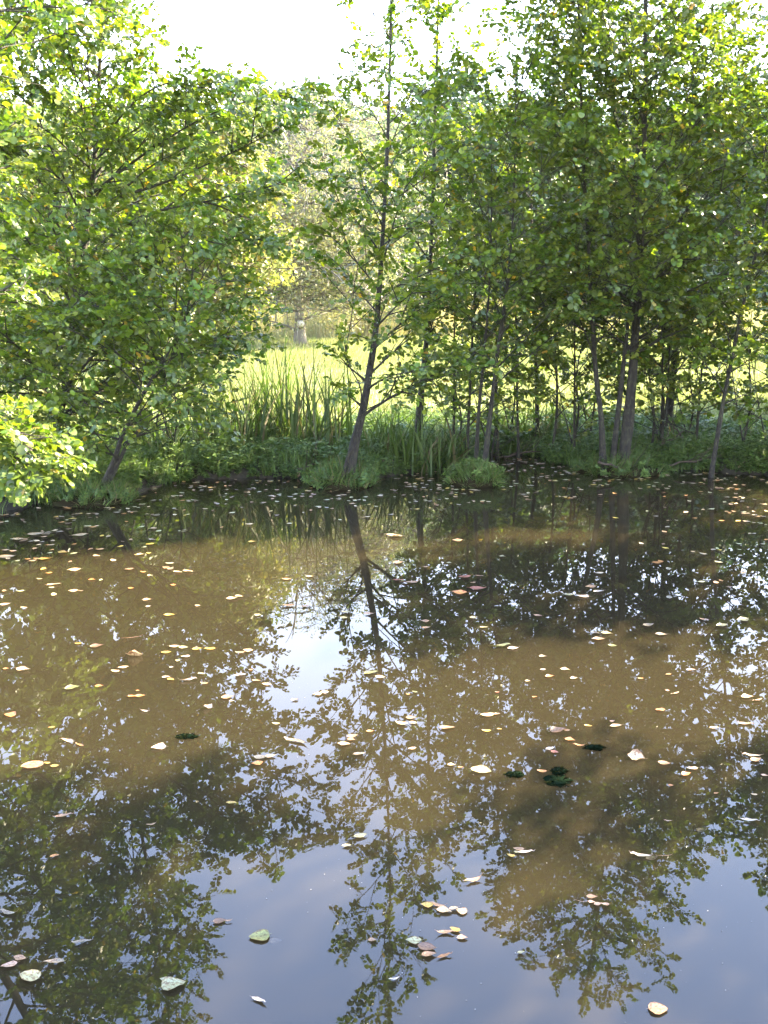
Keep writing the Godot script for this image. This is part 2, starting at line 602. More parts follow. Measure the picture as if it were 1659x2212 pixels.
func floater_meshes() -> Array:
	var r := RandomNumberGenerator.new()
	r.seed = 77
	var out := []
	var outlines := [
		[[0.0, 0.006], [0.14, 0.008], [0.18, 0.1], [0.32, 0.22], [0.5, 0.27], [0.7, 0.21], [0.88, 0.085], [1.0, 0.003]],
		[[0.0, 0.006], [0.1, 0.01], [0.2, 0.06], [0.4, 0.115], [0.62, 0.11], [0.82, 0.07], [0.93, 0.03], [1.0, 0.004]],
		[[0.0, 0.006], [0.12, 0.01], [0.17, 0.12], [0.34, 0.3], [0.55, 0.36], [0.76, 0.28], [0.92, 0.12], [1.0, 0.01]],
		[[0.0, 0.006], [0.1, 0.01], [0.14, 0.2], [0.3, 0.36], [0.5, 0.4], [0.72, 0.32], [0.9, 0.14], [1.0, 0.005]],
		[[0.0, 0.008], [0.15, 0.012], [0.3, 0.02], [0.5, 0.025], [0.7, 0.02], [0.85, 0.014], [0.95, 0.01], [1.0, 0.004]]]
	for k in 5:
		var set_ := []
		for j in 5:
			var fold: float = [0.3, 0.5, 1.2, 0.2, 0.3][k] * r.randf_range(0.2, 1.5)
			var v := PackedVector3Array()
			var idx := PackedInt32Array()
			var rows: Array = outlines[k]
			var bend := r.randf_range(-0.12, 0.12)
			var ph := r.randf() * 6.0
			var uv := PackedVector2Array()
			for q in rows.size():
				var s: float = rows[q][0]
				var w: float = rows[q][1] * r.randf_range(0.88, 1.1)
				var y: float = 0.05 * pow(absf(s - 0.5) * 2.0, 2.0) * [1.8, 3.0, 2.2, 1.2, 2.0][k] * r.randf_range(0.2, 1.4)
				var zc := bend * sin(PI * s)
				var lift := 0.5 + 0.5 * sin(ph + s * 5.0)
				v.append(Vector3(s - 0.5, y + w * fold * lift + 0.012, zc - w))
				v.append(Vector3(s - 0.5, y + w * fold * lift * 0.25, zc - w * 0.5))
				v.append(Vector3(s - 0.5, y - 0.004, zc))
				v.append(Vector3(s - 0.5, y + w * fold * (1.0 - lift) * 0.25, zc + w * 0.5))
				v.append(Vector3(s - 0.5, y + w * fold * (1.2 - lift) + 0.01, zc + w))
				for t in 5:
					uv.append(Vector2(s, t * 0.25))
			for q in rows.size() - 1:
				var a := q * 5
				for t in 4:
					idx.append_array(PackedInt32Array([a + t, a + t + 5, a + t + 1, a + t + 1, a + t + 5, a + t + 6]))
			var n := PackedVector3Array()
			n.resize(v.size())
			for q in range(0, idx.size(), 3):
				var fn := (v[idx[q + 2]] - v[idx[q]]).cross(v[idx[q + 1]] - v[idx[q]])
				if fn.y < 0.0:
					fn = -fn
				for t in 3:
					n[idx[q + t]] += fn
			for q in n.size():
				n[q] = n[q].normalized() if n[q].length() > 1e-9 else Vector3.UP
			# the midrib and the rim are a little darker or browner: leaf dye, as on fallen leaves
			var col := PackedColorArray()
			for q in v.size():
				var g := r.randf_range(0.82, 1.1)
				col.append([Color(g, g * 0.93, g * 0.85), Color(g, g, g), Color(g * 0.85, g * 0.78, g * 0.66), Color(g, g, g * 0.98), Color(g, g * 0.95, g * 0.88)][q % 5])
			set_.append(arrays_mesh(v, n, idx, col, uv))
		out.append(set_)
	return out

func leaf_print(sd: int) -> ImageTexture:
	# veins, brown blotches and browned edge of a fallen leaf
	var n := FastNoiseLite.new()
	n.seed = sd
	n.frequency = 0.035
	n.fractal_octaves = 4
	var im := Image.create(128, 128, false, Image.FORMAT_RGB8)
	for y in 128:
		for x in 128:
			var u := x / 127.0
			var v := absf(y / 127.0 - 0.5) * 2.0
			var g := 0.86 + 0.14 * n.get_noise_2d(x * 3.0, y * 3.0)
			var c := Color(g, g, g)
			var spot := smoothstep(0.12, 0.3, n.get_noise_2d(x + 300 * sd, y))
			c = c.lerp(Color(0.5, 0.36, 0.24), spot * 0.75)
			var rim := smoothstep(0.75, 1.0, v + 0.25 * n.get_noise_2d(x * 2.0, y * 2.0 + 99))
			c = c.lerp(Color(0.6, 0.45, 0.3), rim * 0.6)
			var side := absf(fmod(u * 7.0 - v * 1.3 + 8.0, 1.0) - 0.5)
			if side < 0.06 or v < 0.035:
				c = c.lerp(Color(0.66, 0.54, 0.4), 0.65)
			im.set_pixel(x, y, c)
	return ImageTexture.create_from_image(im)

func sunk(f: Array) -> bool:
	return f[3] == "grey" and f[4] == 0 and f[0].z > -4.0

func lay_floaters() -> void:
	var r := RandomNumberGenerator.new()
	r.seed = 5
	var shapes := floater_meshes()
	var mats := {}
	var blotch := [leaf_print(1), leaf_print(2), leaf_print(3)]
	for h in HUES:
		var m := StandardMaterial3D.new()
		m.albedo_color = lin(HUES[h])
		m.albedo_texture = blotch[mats.size() % 3]
		m.vertex_color_use_as_albedo = true
		m.roughness = 0.5
		m.backlight_enabled = true
		m.backlight = Color(0.35, 0.33, 0.3)
		mats[h] = m
	# [x, y, width] in four enlarged views of the pond (A to D), hue, shape; then the leaves strewn by the bank
	var A := Vector2(0, 1600)
	var B := Vector2(1152, 1600)
	var C := Vector2(0, 2272)
	var D := Vector2(1152, 2272)
	var lists := [
		[A, "cream", 0, [25, 105, 80, 230, 225, 60, 320, 250, 45, 605, 95, 40, 765, 170, 45, 815, 168, 50, 635, 290, 42, 1000, 285, 50, 1035, 275, 45, 20, 310, 50, 105, 325, 35, 855, 315, 30, 1340, 188, 35, 750, 493, 50, 1075, 508, 50, 97, 590, 68, 500, 598, 45, 530, 583, 50, 1150, 655, 45, 1375, 697, 42, 1405, 690, 40, 1490, 912, 60, 1550, 960, 55, 1120, 972, 65, 1165, 968, 50, 1640, 625, 50, 325, 160, 60, 420, 100, 40, 90, 28, 60, 150, 8, 70, 340, 12, 70]],
		[A, "yellow", 0, [195, 112, 55, 270, 85, 55, 735, 355, 50, 340, 478, 30, 850, 502, 50, 910, 502, 55, 715, 518, 45, 740, 635, 40, 235, 1010, 42, 205, 995, 32, 1090, 40, 40, 600, 95, 34]],
		[A, "orange", 0, [395, 203, 35, 565, 240, 30, 25, 588, 25, 427, 664, 42, 607, 706, 48, 570, 708, 42, 595, 683, 18, 225, 842, 30, 1600, 857, 35, 1115, 995, 55, 750, 226, 30, 1085, 592, 16]],
		[A, "white", 0, [640, 318, 26, 720, 624, 35, 1000, 728, 25, 658, 30, 30, 740, 582, 20]],
		[A, "tan", 0, [720, 150, 40, 1250, 315, 60, 1235, 200, 50, 1040, 518, 45, 885, 650, 38, 1105, 640, 42, 1275, 722, 36, 980, 712, 62, 1520, 883, 50, 1515, 896, 40]],
		[A, "pale", 0, [1115, 355, 40, 1495, 343, 42, 1485, 368, 40, 790, 497, 50, 770, 552, 30, 868, 612, 42, 1195, 824, 35]],
		[A, "pink", 0, [1320, 318, 45, 1595, 350, 50]],
		[A, "green", 0, [310, 672, 72, 1600, 607, 70]],
		[A, "white", 2, [800, 535, 38, 1035, 618, 50, 690, 930, 68, 900, 757, 45]],
		[A, "cream", 2, [580, 530, 78]],
		[A, "orange", 2, [45, 790, 55]],
		[A, "white", 1, [625, 770, 50, 810, 636, 72]],
		[A, "cream", 1, [290, 903, 75]],
		[A, "orange", 1, [345, 918, 48]],
		[A, "grey", 1, [1275, 906, 120]],
		[A, "tan", 4, [570, 455, 80]],
		[A, "brown", 0, [415, 490, 60]],
		[A, "tan", 3, [145, 1008, 100]],
		[B, "cream", 0, [50, 15, 80, 780, 592, 45, 620, 641, 26, 820, 631, 35, 1568, 712, 55, 450, 788, 65, 80, 825, 60, 125, 822, 36, 1005, 836, 60, 1425, 845, 45, 120, 933, 40, 1335, 1018, 50, 290, 1005, 40, 1600, 1132, 28]],
		[B, "tan", 0, [320, 32, 50, 60, 130, 50, 178, 147, 35, 410, 188, 40, 385, 215, 32, 895, 232, 50, 1385, 375, 40, 180, 382, 40, 180, 412, 40, 668, 358, 40, 930, 458, 60, 270, 845, 65, 790, 853, 36, 115, 800, 50, 1207, 998, 60, 1605, 985, 55, 490, 785, 30]],
		[B, "red", 0, [350, 190, 70, 60, 205, 50, 400, 243, 75, 735, 948, 40, 490, 688, 15]],
		[B, "orange", 0, [330, 258, 70, 1180, 130, 50, 715, 622, 45, 1110, 629, 26, 1230, 612, 30, 650, 710, 26, 800, 897, 50, 1305, 1047, 50, 330, 1015, 26, 685, 1030, 48, 1435, 1127, 26, 1238, 1093, 25, 105, 698, 20]],
		[B, "pale", 0, [510, 103, 30, 280, 130, 30, 800, 267, 50, 1550, 375, 65, 1460, 398, 60, 430, 410, 40, 385, 367, 40, 960, 435, 50]],
		[B, "white", 0, [860, 275, 60, 930, 255, 60, 685, 592, 26, 560, 498, 55]],
		[B, "yellow", 0, [445, 855, 40, 500, 850, 16, 880, 835, 35]],
		[B, "green", 0, [985, 488, 40, 135, 687, 26]],
		[B, "grey", 0, [1200, 440, 55, 1140, 400, 55, 685, 535, 40, 915, 435, 40]],
		[B, "pink", 0, [1330, 595, 45, 985, 815, 26, 1225, 682, 20, 1645, 1048, 30]],
		[B, "tan", 1, [110, 215, 95, 1255, 695, 45, 1610, 725, 50, 1560, 828, 70]],
		[B, "green", 1, [495, 490, 95]],
		[B, "orange", 1, [845, 917, 55]],
		[B, "orange", 2, [1190, 765, 45]],
		[B, "white", 2, [715, 935, 38]],
		[B, "cream", 2, [1095, 975, 80]],
		[B, "cream", 1, [1590, 962, 90]],
		[B, "brown", 0, [750, 857, 80]],
		[B, "pale", 3, [415, 1030, 88]],
		[C, "yellow", 0, [1003, 204, 50]],
		[C, "tan", 1, [275, 258, 78, 655, 293, 45, 985, 710, 38]],
		[C, "orange", 0, [238, 430, 42]],
		[C, "brown", 0, [945, 714, 58]],
		[C, "green", 3, [1125, 775, 88]],
		[C, "grey", 0, [1185, 765, 62, 90, 600, 60]],
		[C, "pale", 0, [1553, 345, 65, 1500, 386, 45, 715, 963, 46]],
		[C, "pale", 3, [745, 993, 105, 130, 955, 95]],
		[C, "white", 1, [1115, 1055, 82]],
		[C, "grey", 1, [40, 672, 90, 355, 808, 90, 235, 895, 90]],
		[C, "tan", 0, [90, 870, 60, 1605, 795, 42]],
		[C, "pink", 0, [45, 900, 70]],
		[D, "yellow", 0, [552, 430, 40, 190, 640, 58, 310, 750, 55]],
		[D, "pale", 0, [575, 415, 36, 590, 850, 36, 133, 797, 72]],
		[D, "tan", 0, [585, 399, 50, 190, 860, 70]],
		[D, "white", 1, [612, 415, 78, 1110, 427, 86, 1578, 280, 86, 45, 960, 50]],
		[D, "grey", 0, [1155, 408, 60, 1370, 290, 50]],
		[D, "tan", 4, [1210, 430, 72, 850, 622, 62]],
		[D, "pink", 1, [1227, 277, 36]],
		[D, "tan", 1, [385, 533, 86, 235, 640, 70, 265, 765, 80]],
		[D, "cream", 0, [255, 668, 75, 303, 660, 50]],
		[D, "cream", 3, [338, 666, 48]],
		[D, "brown", 0, [895, 606, 50, 180, 827, 85]],
		[D, "pink", 0, [897, 627, 33, 922, 640, 38, 957, 641, 37, 335, 785, 50]],
		[D, "orange", 1, [260, 865, 72]],
		[D, "tan", 3, [1180, 1092, 82]]]
	for l in lists:
		var data: Array = l[3]
		for k in range(0, data.size(), 3):
			var px: float = (l[0].x + data[k] * 0.69444) * 0.72005
			var py: float = (l[0].y + data[k + 1] * 0.69444) * 0.72005
			var p := on_water(px, py)
			var depth := (p - EYE).dot(Vector3(0, -sin(deg_to_rad(PITCH)), -cos(deg_to_rad(PITCH))))
			var size: float = data[k + 2] * 0.5 / 2171.0 * depth
			var yaw := r.randf_range(-0.5, 0.5) + (PI if r.randf() < 0.5 else 0.0)
			floaters.append([p, clampf(size * r.randf_range(1.05, 1.2), 0.025, 0.2), yaw, l[1], l[2], px, py])
	# strewn thickly along the far bank
	var hues := ["cream", "tan", "pale", "pale", "grey", "grey", "tan", "yellow", "orange", "brown"]
	var rest_where := []
	var rest_tint := []
	var want := 300 - floaters.size()
	var tries := 0
	while tries < 6000:
		tries += 1
		var z := -lerpf(5.6, 11.1, pow(r.randf(), 0.62))
		var x := r.randf_range(-0.4, 0.4) * -z
		var dd := shore_distance(x, z)
		if dd > -0.06 or r.randf() < smoothstep(0.3, 2.2, -dd) or wob.get_noise_2d(x * 22.0, z * 60.0) < 0.08:
			continue
		var p := Vector3(x, 0, z)
		var h: String = hues[r.randi_range(0, hues.size() - 1)]
		var size := r.randf_range(0.035, 0.075)
		if want > 0 and -z < 9.3:
			want -= 1
			var q := p - EYE
			var dep := q.y * -sin(deg_to_rad(PITCH)) - q.z * cos(deg_to_rad(PITCH))
			var up := q.y * cos(deg_to_rad(PITCH)) - q.z * sin(deg_to_rad(PITCH))
			floaters.append([p, size, r.randf() * TAU, h, 0 if r.randf() < 0.75 else r.randi_range(1, 3), 829.5 + 2171.0 * x / dep, 1106.0 - 2171.0 * up / dep])
		else:
			rest_where.append(Transform3D(Basis(Vector3.UP, r.randf() * TAU).scaled(Vector3.ONE * size), p + Vector3(0, r.randf_range(0.003, 0.006), 0)))
			var c: Color = HUES[h]
			rest_tint.append(shade(c, 0.85))
	# say which one
	var bins := {}
	for f in floaters:
		var dist: float = -f[0].z
		var row := "under the far bank" if dist > 7.6 else "on the far pond" if dist > 5.2 else "in mid pond" if dist > 3.6 else "on the near water"
		var side: float = f[5]
		var col := "at the left" if side < 553.0 else "in the centre" if side < 1106.0 else "at the right"
		var big := "big " if f[1] > 0.075 else ""
		var how := "sunken" if sunk(f) else "floating"
		var key := "%s%s %s leaf %s %s %s" % [big, f[3], SHAPE_WORDS[f[4]], how, row, col]
		if not bins.has(key):
			bins[key] = []
		bins[key].append(f)
	var ordinal := ["leftmost", "second from left", "third from left", "fourth from left", "fifth from left", "sixth from left", "seventh from left", "eighth from left", "ninth from left", "tenth from left"]
	for key in bins:
		var g: Array = bins[key]
		g.sort_custom(func(a, b): return a[5] < b[5])
		for k in g.size():
			var f = g[k]
			var o := MeshInstance3D.new()
			o.name = numbered("floating_leaf")
			o.mesh = shapes[f[4]][r.randi_range(0, 4)]
			o.material_override = mats[f[3]]
			add_child(o)
			o.transform = Transform3D(Basis(Vector3.UP, f[2]).scaled(Vector3.ONE * f[1]), f[0] + Vector3(0, -0.022 if sunk(f) else 0.003 + 0.001 * (k % 3), 0))
			var which: String = "" if g.size() == 1 else ", " + (ordinal[k] if k < 10 else "%dth from left" % (k + 1))
			o.set_meta("label", key + which)
			o.set_meta("category", "leaf")
			o.set_meta("group", "fallen leaves floating on the pond")
	if rest_where.size():
		var st := scatter("floating_leaf_litter", shapes[0][1], M.litter, rest_where, rest_tint, self)
		st.set_meta("label", "small fallen leaves strewn on the water along the bank")
		st.set_meta("category", "leaf litter")

# ------------------------------------------------------------------ build
func _ready() -> void:
	rng.seed = 4
	wob.seed = 9
	wob.frequency = 0.1
	wob.fractal_octaves = 3
	var cam := Camera3D.new()
	cam.name = "camera"
	cam.fov = FOV
	cam.near = 0.05
	cam.far = 1500.0
	cam.position = EYE
	cam.rotation_degrees = Vector3(-PITCH, 0, 0)
	add_child(cam)
	cam.current = true
	var sky := ProceduralSkyMaterial.new()
	sky.sky_top_color = Color(0.5, 0.61, 0.83)
	sky.sky_horizon_color = Color(0.93, 0.96, 1.0)
	sky.sky_curve = 0.3
	sky.ground_horizon_color = Color(0.5, 0.52, 0.45)
	sky.ground_bottom_color = Color(0.25, 0.27, 0.18)
	sky.sun_angle_max = 40.0
	sky.sun_curve = 0.12
	var env := Environment.new()
	env.background_mode = Environment.BG_SKY
	env.sky = Sky.new()
	env.sky.sky_material = sky
	env.background_energy_multiplier = 0.85
	env.tonemap_mode = Environment.TONE_MAPPER_LINEAR
	env.tonemap_exposure = 13.2
	env.fog_enabled = true
	env.fog_density = 0.0002
	env.fog_light_color = Color(1.0, 0.98, 0.92)
	env.volumetric_fog_enabled = true
	env.volumetric_fog_density = 0.0
	env.sdfgi_enabled = true
	env.ssao_enabled = true
	env.ssil_enabled = true
	var we := WorldEnvironment.new()
	we.name = "environment"
	we.environment = env
	add_child(we)
	var sun := DirectionalLight3D.new()
	sun.name = "sun"
	sun.light_energy = 1.6
	sun.light_color = Color(1.0, 0.93, 0.8)
	sun.light_angular_distance = 0.53
	sun.shadow_enabled = true
	add_child(sun)
	var az := deg_to_rad(63.0)
	var el := deg_to_rad(40.0)
	to_sun = Vector3(sin(az) * cos(el), sin(el), -cos(az) * cos(el))
	sun.look_at_from_position(to_sun * 50.0, Vector3.ZERO)

	make_materials()
	shore = PackedVector2Array([Vector2(-3.0, -1.0), Vector2(-3.1, -6.2), Vector2(-3.3, -7.6), Vector2(-2.9, -8.5), Vector2(-2.3, -8.8), Vector2(-2.0, -9.5), Vector2(-1.2, -9.75), Vector2(-0.5, -9.45), Vector2(0.2, -9.9), Vector2(0.75, -10.2), Vector2(1.1, -11.0), Vector2(1.6, -11.2), Vector2(1.95, -10.3), Vector2(2.4, -10.05), Vector2(3.2, -10.1), Vector2(3.8, -9.9), Vector2(4.0, -9.0), Vector2(3.6, -7.0), Vector2(3.1, -4.5), Vector2(2.8, -1.2), Vector2(1.5, -0.9)])
	make_ground()
	make_water()
	make_sprays()
	make_alders()
	make_far_trees()
	make_grass()
	make_bank()
	lay_floaters()
	make_pond_bits()

func make_materials() -> void:
	var b := StandardMaterial3D.new()
	b.albedo_texture = noise_tex(0.02, 512, 3, [[0.0, Color(0.01, 0.008, 0.006)], [0.4, Color(0.014, 0.01, 0.006)], [0.55, Color(0.025, 0.018, 0.01)], [0.7, Color(0.03, 0.03, 0.012)], [1.0, Color(0.08, 0.066, 0.043)]])
	b.uv1_triplanar = true
	b.uv1_scale = Vector3(3.0, 1.2, 3.0)
	b.heightmap_enabled = true
	b.heightmap_texture = noise_tex(0.05, 512, 8, [])
	b.heightmap_scale = 1.2
	b.roughness = 0.85
	M.bark = b
	M.dead = flat(Color(0.045, 0.03, 0.018), 0.95)
	M.pale_bark = flat(Color(0.17, 0.15, 0.12), 0.9)
	M.far_bark = flat(Color(0.17, 0.14, 0.105), 0.9)
	var l := StandardMaterial3D.new()
	l.vertex_color_use_as_albedo = true
	l.roughness = 0.4
	l.metallic_specular = 0.56
	l.backlight_enabled = true
	l.backlight = lin(Color(0.92, 1.0, 0.28))
	M.leaf = l
	var f := StandardMaterial3D.new()
	f.vertex_color_use_as_albedo = true
	f.roughness = 0.5
	f.backlight_enabled = true
	f.backlight = lin(Color(0.8, 0.85, 0.45))
	M.leaf_far = f
	var g := StandardMaterial3D.new()
	g.vertex_color_use_as_albedo = true
	g.roughness = 0.55
	g.backlight_enabled = true
	g.backlight = lin(Color(0.7, 0.85, 0.4))
	M.grass = g
	var d := StandardMaterial3D.new()
	d.albedo_texture = noise_tex(0.012, 1024, 21, [[0.0, Color(0.035, 0.04, 0.015)], [0.35, Color(0.13, 0.15, 0.05)], [0.55, Color(0.2, 0.23, 0.08)], [1.0, Color(0.28, 0.28, 0.13)]], 6)
	d.vertex_color_use_as_albedo = true
	d.uv1_triplanar = true
	d.uv1_world_triplanar = true
	d.uv1_scale = Vector3(0.22, 0.22, 0.22)
	d.heightmap_enabled = true
	d.heightmap_texture = noise_tex(0.06, 512, 22, [])
	d.heightmap_scale = 3.0
	d.roughness = 0.95
	M.ground = d
	var li := StandardMaterial3D.new()
	li.vertex_color_use_as_albedo = true
	li.roughness = 0.5
	var so := StandardMaterial3D.new()
	so.vertex_color_use_as_albedo = true
	so.roughness = 1.0
	so.metallic_specular = 0.0
	M.soil = so
	M.litter = li
	var w := StandardMaterial3D.new()
	var wc := lin(Color(0.0105, 0.0085, 0.0045))
	wc.a = 0.52
	w.albedo_color = wc
	w.transparency = BaseMaterial3D.TRANSPARENCY_ALPHA
	w.metallic_specular = 0.42
	w.roughness = 0.005
	w.uv1_scale = Vector3(3, 3, 3)
	w.heightmap_enabled = true
	w.heightmap_texture = noise_tex(0.018, 1024, 33, [], 2)
	w.heightmap_scale = 0.005
	M.water = w

func make_water() -> void:
	var o := MeshInstance3D.new()
	o.name = "pond_water"
	var pm := PlaneMesh.new()
	pm.size = Vector2(12, 13)
	o.mesh = pm
	o.material_override = M.water
	add_child(o)
	o.position = Vector3(0.4, 0, -5.6)
	o.set_meta("kind", "structure")
	# silt hanging in the water
	var f := FogVolume.new()
	f.name = "pond_water_murk"
	f.shape = RenderingServer.FOG_VOLUME_SHAPE_BOX
	f.size = Vector3(11.9, 0.5, 12.9)
	var fm := FogMaterial.new()
	fm.density = 5.5
	fm.albedo = lin(Color(0.165, 0.13, 0.066))
	f.material = fm
	add_child(f)
	f.position = Vector3(0.4, -0.256, -5.6)
	f.set_meta("kind", "structure")

func line_at(a: Array, dist: float) -> Array:
	var out := []
	for k in range(0, a.size(), 2):
		out.append(at(a[k], a[k + 1], dist))
	return out

func make_alders() -> void:
	var e := func(x, y, z, a, b, c): return [Vector3(x, y, z), Vector3(a, b, c)]
	alder("alder_tree", "broad sunlit alder with leaning trunk on the left bank", [[line_at([92, 1005, 115, 935, 140, 840, 158, 700, 172, 590, 192, 440, 205, 330, 215, 150, 225, -150, 230, -500], 9.6), 0.055, 0.01]],
		[e.call(-2.85, 3.0, -9.0, 1.75, 1.1, 1.6), e.call(-3.2, 5.0, -9.4, 1.3, 1.9, 1.3), e.call(-2.9, 1.5, -9.2, 1.6, 0.95, 1.2)],
		{"seed": 1, "n": 72, "reach": 3.2, "from": 0.07, "singles": 280, "gap": 0.075, "tint": Color(1.1, 1.15, 1.0), "extra": [
			[[at(163, 650, 9.6), at(120, 690, 8.9), at(200, 660, 8.3), at(320, 700, 8.0)], 0.014], [[at(196, 420, 9.6), at(330, 320, 9.1), at(470, 240, 8.8), at(610, 200, 8.6)], 0.016], [[at(192, 440, 9.6), at(340, 400, 9.0), at(500, 330, 8.7), at(600, 280, 8.6)], 0.016], [[at(180, 560, 9.6), at(300, 470, 9.0), at(470, 430, 8.7), at(640, 390, 8.5)], 0.02],
			[[at(172, 600, 9.6), at(300, 560, 9.0), at(450, 520, 8.7), at(580, 520, 8.6)], 0.018], [[at(205, 330, 9.6), at(280, 230, 9.2), at(360, 180, 8.9), at(430, 190, 8.8)], 0.014]]})
	alder("alder_tree", "small two-stemmed alder leaning out of the left waterline", [
		[line_at([212, 1078, 245, 1000, 265, 940, 300, 870, 345, 790, 385, 730, 410, 640, 420, 520], 8.6), 0.03, 0.006], [line_at([222, 1078, 262, 985, 290, 940, 330, 905, 380, 880, 430, 850], 8.6), 0.022, 0.005, 8]],
		[e.call(-1.85, 1.55, -8.4, 1.05, 0.95, 0.9), e.call(-1.9, 0.85, -8.3, 0.9, 0.5, 0.7)],
		{"seed": 2, "n": 30, "reach": 1.3, "from": 0.18, "singles": 280, "gap": 0.12, "tint": Color(1.05, 1.1, 1.0)})
	alder("alder_tree", "alder at the left edge with a low bright branch drooping to the water", [[[Vector3(-3.75, 0.1, -6.3), Vector3(-3.6, 1.2, -6.4), Vector3(-3.2, 2.4, -6.5), Vector3(-2.75, 3.3, -6.55), Vector3(-2.55, 4.2, -6.6), Vector3(-2.6, 5.4, -6.6)], 0.06, 0.012]],
		[e.call(-3.0, 3.9, -6.8, 1.15, 1.5, 1.2), e.call(-2.9, 5.0, -6.8, 0.9, 1.0, 0.9), e.call(-3.3, 1.9, -6.9, 0.9, 0.8, 0.8)],
		{"seed": 3, "n": 36, "reach": 1.8, "from": 0.25, "singles": 290, "gap": 0.085, "tint": Color(1.05, 1.1, 1.0), "extra": [
			[[Vector3(-3.65, 0.75, -6.3), Vector3(-3.2, 0.95, -6.2), at(-30, 915, 6.3), at(35, 945, 6.2), at(90, 995, 6.15)], 0.014, [e.call(-2.8, 0.82, -6.25, 0.7, 0.26, 0.5)]],
			[[Vector3(-3.65, 0.6, -6.35), Vector3(-3.2, 0.6, -6.4), at(-30, 955, 6.3), at(15, 980, 6.3), at(65, 1010, 6.3)], 0.012, [e.call(-2.8, 0.78, -6.25, 0.66, 0.26, 0.5)]],
			[[Vector3(-3.65, 0.6, -6.35), Vector3(-3.25, 0.75, -6.1), at(-10, 930, 6.0), at(40, 965, 5.95), at(75, 1005, 5.9)], 0.012, [e.call(-2.7, 0.8, -6.0, 0.58, 0.26, 0.4)]]
]})
	alder("alder_tree", "slender alder with flared trunk standing in the water at centre", [
		[line_at([752, 1046, 766, 960, 785, 880, 800, 790, 811, 720, 820, 620, 826, 520, 834, 380, 840, 220, 845, 0, 843, -250, 840, -420], 9.2), 0.043, 0.006], [line_at([742, 1030, 752, 985, 768, 955, 780, 870, 776, 830, 752, 785, 745, 740], 9.15), 0.014, 0.004, 5]],
		[e.call(0.05, 2.1, -9.1, 0.75, 0.6, 0.7), e.call(0.15, 3.1, -9.1, 0.85, 0.8, 0.8), e.call(0.0, 4.4, -9.1, 0.5, 1.2, 0.5), e.call(0.2, 1.1, -9.0, 0.75, 0.45, 0.6)],
		{"seed": 4, "n": 40, "reach": 1.3, "from": 0.14, "singles": 280, "gap": 0.095, "flare": 0.75, "tint": Color(1.15, 1.15, 1.0)})
	alder("alder_tree", "alder with stump-like foot behind the sedges right of centre", [[line_at([903, 958, 910, 850, 922, 720, 930, 560, 936, 400, 940, 250, 945, 80, 948, -60], 10.6), 0.04, 0.008]],
		[e.call(0.5, 3.0, -10.4, 0.85, 1.2, 0.8), e.call(0.55, 4.2, -10.5, 0.6, 0.8, 0.6), e.call(0.5, 1.3, -10.3, 0.8, 0.7, 0.6)],
		{"seed": 5, "from": 0.25, "n": 30, "reach": 1.0, "singles": 120, "gap": 0.12})
	alder("alder_tree", "clump of thin pale alder stems rising from the grassy islet", [
		[line_at([1045, 1018, 1062, 870, 1075, 760, 1090, 660, 1105, 520, 1112, 350, 1115, 150], 9.6), 0.027, 0.006], [line_at([1028, 1012, 1035, 880, 1048, 740, 1058, 600, 1062, 430, 1060, 250], 9.7), 0.02, 0.005, 14]],
		[e.call(1.2, 3.0, -9.7, 0.95, 1.1, 0.8), e.call(1.2, 4.1, -9.7, 0.6, 0.7, 0.6), e.call(1.15, 1.7, -9.6, 0.75, 0.6, 0.7)],
		{"seed": 6, "n": 30, "reach": 1.4, "from": 0.22, "singles": 280, "gap": 0.12, "flare": 0.3})
	alder("alder_sapling", "thin alder sapling just behind the grassy islet", [[line_at([1008, 985, 1015, 850, 1022, 700, 1035, 520], 10.3), 0.02, 0.005]],
		[e.call(0.95, 1.6, -10.2, 0.7, 1.1, 0.5)], {"seed": 7, "from": 0.2, "n": 13, "reach": 0.8, "gap": 0.13, "flare": 0.2})
	alder("alder_tree", "straight young alder at the head of the small bay", [[line_at([1162, 950, 1158, 800, 1153, 650, 1148, 480, 1150, 330], 11.4), 0.028, 0.006]],
		[e.call(1.7, 2.9, -11.2, 0.9, 1.2, 0.7), e.call(1.7, 1.3, -11.2, 0.8, 0.8, 0.6)], {"seed": 8, "from": 0.3, "n": 12, "reach": 1.2, "gap": 0.12})
	alder("alder_sapling", "wiry alder sapling at the water beside the bay", [[line_at([1190, 1003, 1203, 880, 1200, 740, 1195, 600], 10.8), 0.02, 0.005]],
		[e.call(1.85, 1.7, -10.7, 0.75, 1.2, 0.6)], {"seed": 9, "from": 0.2, "n": 14, "reach": 0.9, "gap": 0.13, "flare": 0.2})
	alder("alder_tree", "grey alder with bare lower stem left of the thickest trunk", [[line_at([1303, 1014, 1298, 900, 1285, 780, 1275, 600, 1262, 380, 1255, 200, 1250, 0, 1245, -150], 9.9), 0.03, 0.007]],
		[e.call(2.0, 3.3, -9.7, 1.2, 1.1, 1.0), e.call(1.85, 4.2, -9.8, 0.9, 0.9, 0.8), e.call(2.0, 1.9, -9.8, 1.0, 0.6, 0.8)],
		{"seed": 10, "n": 36, "reach": 1.7, "from": 0.25, "singles": 280, "gap": 0.12})
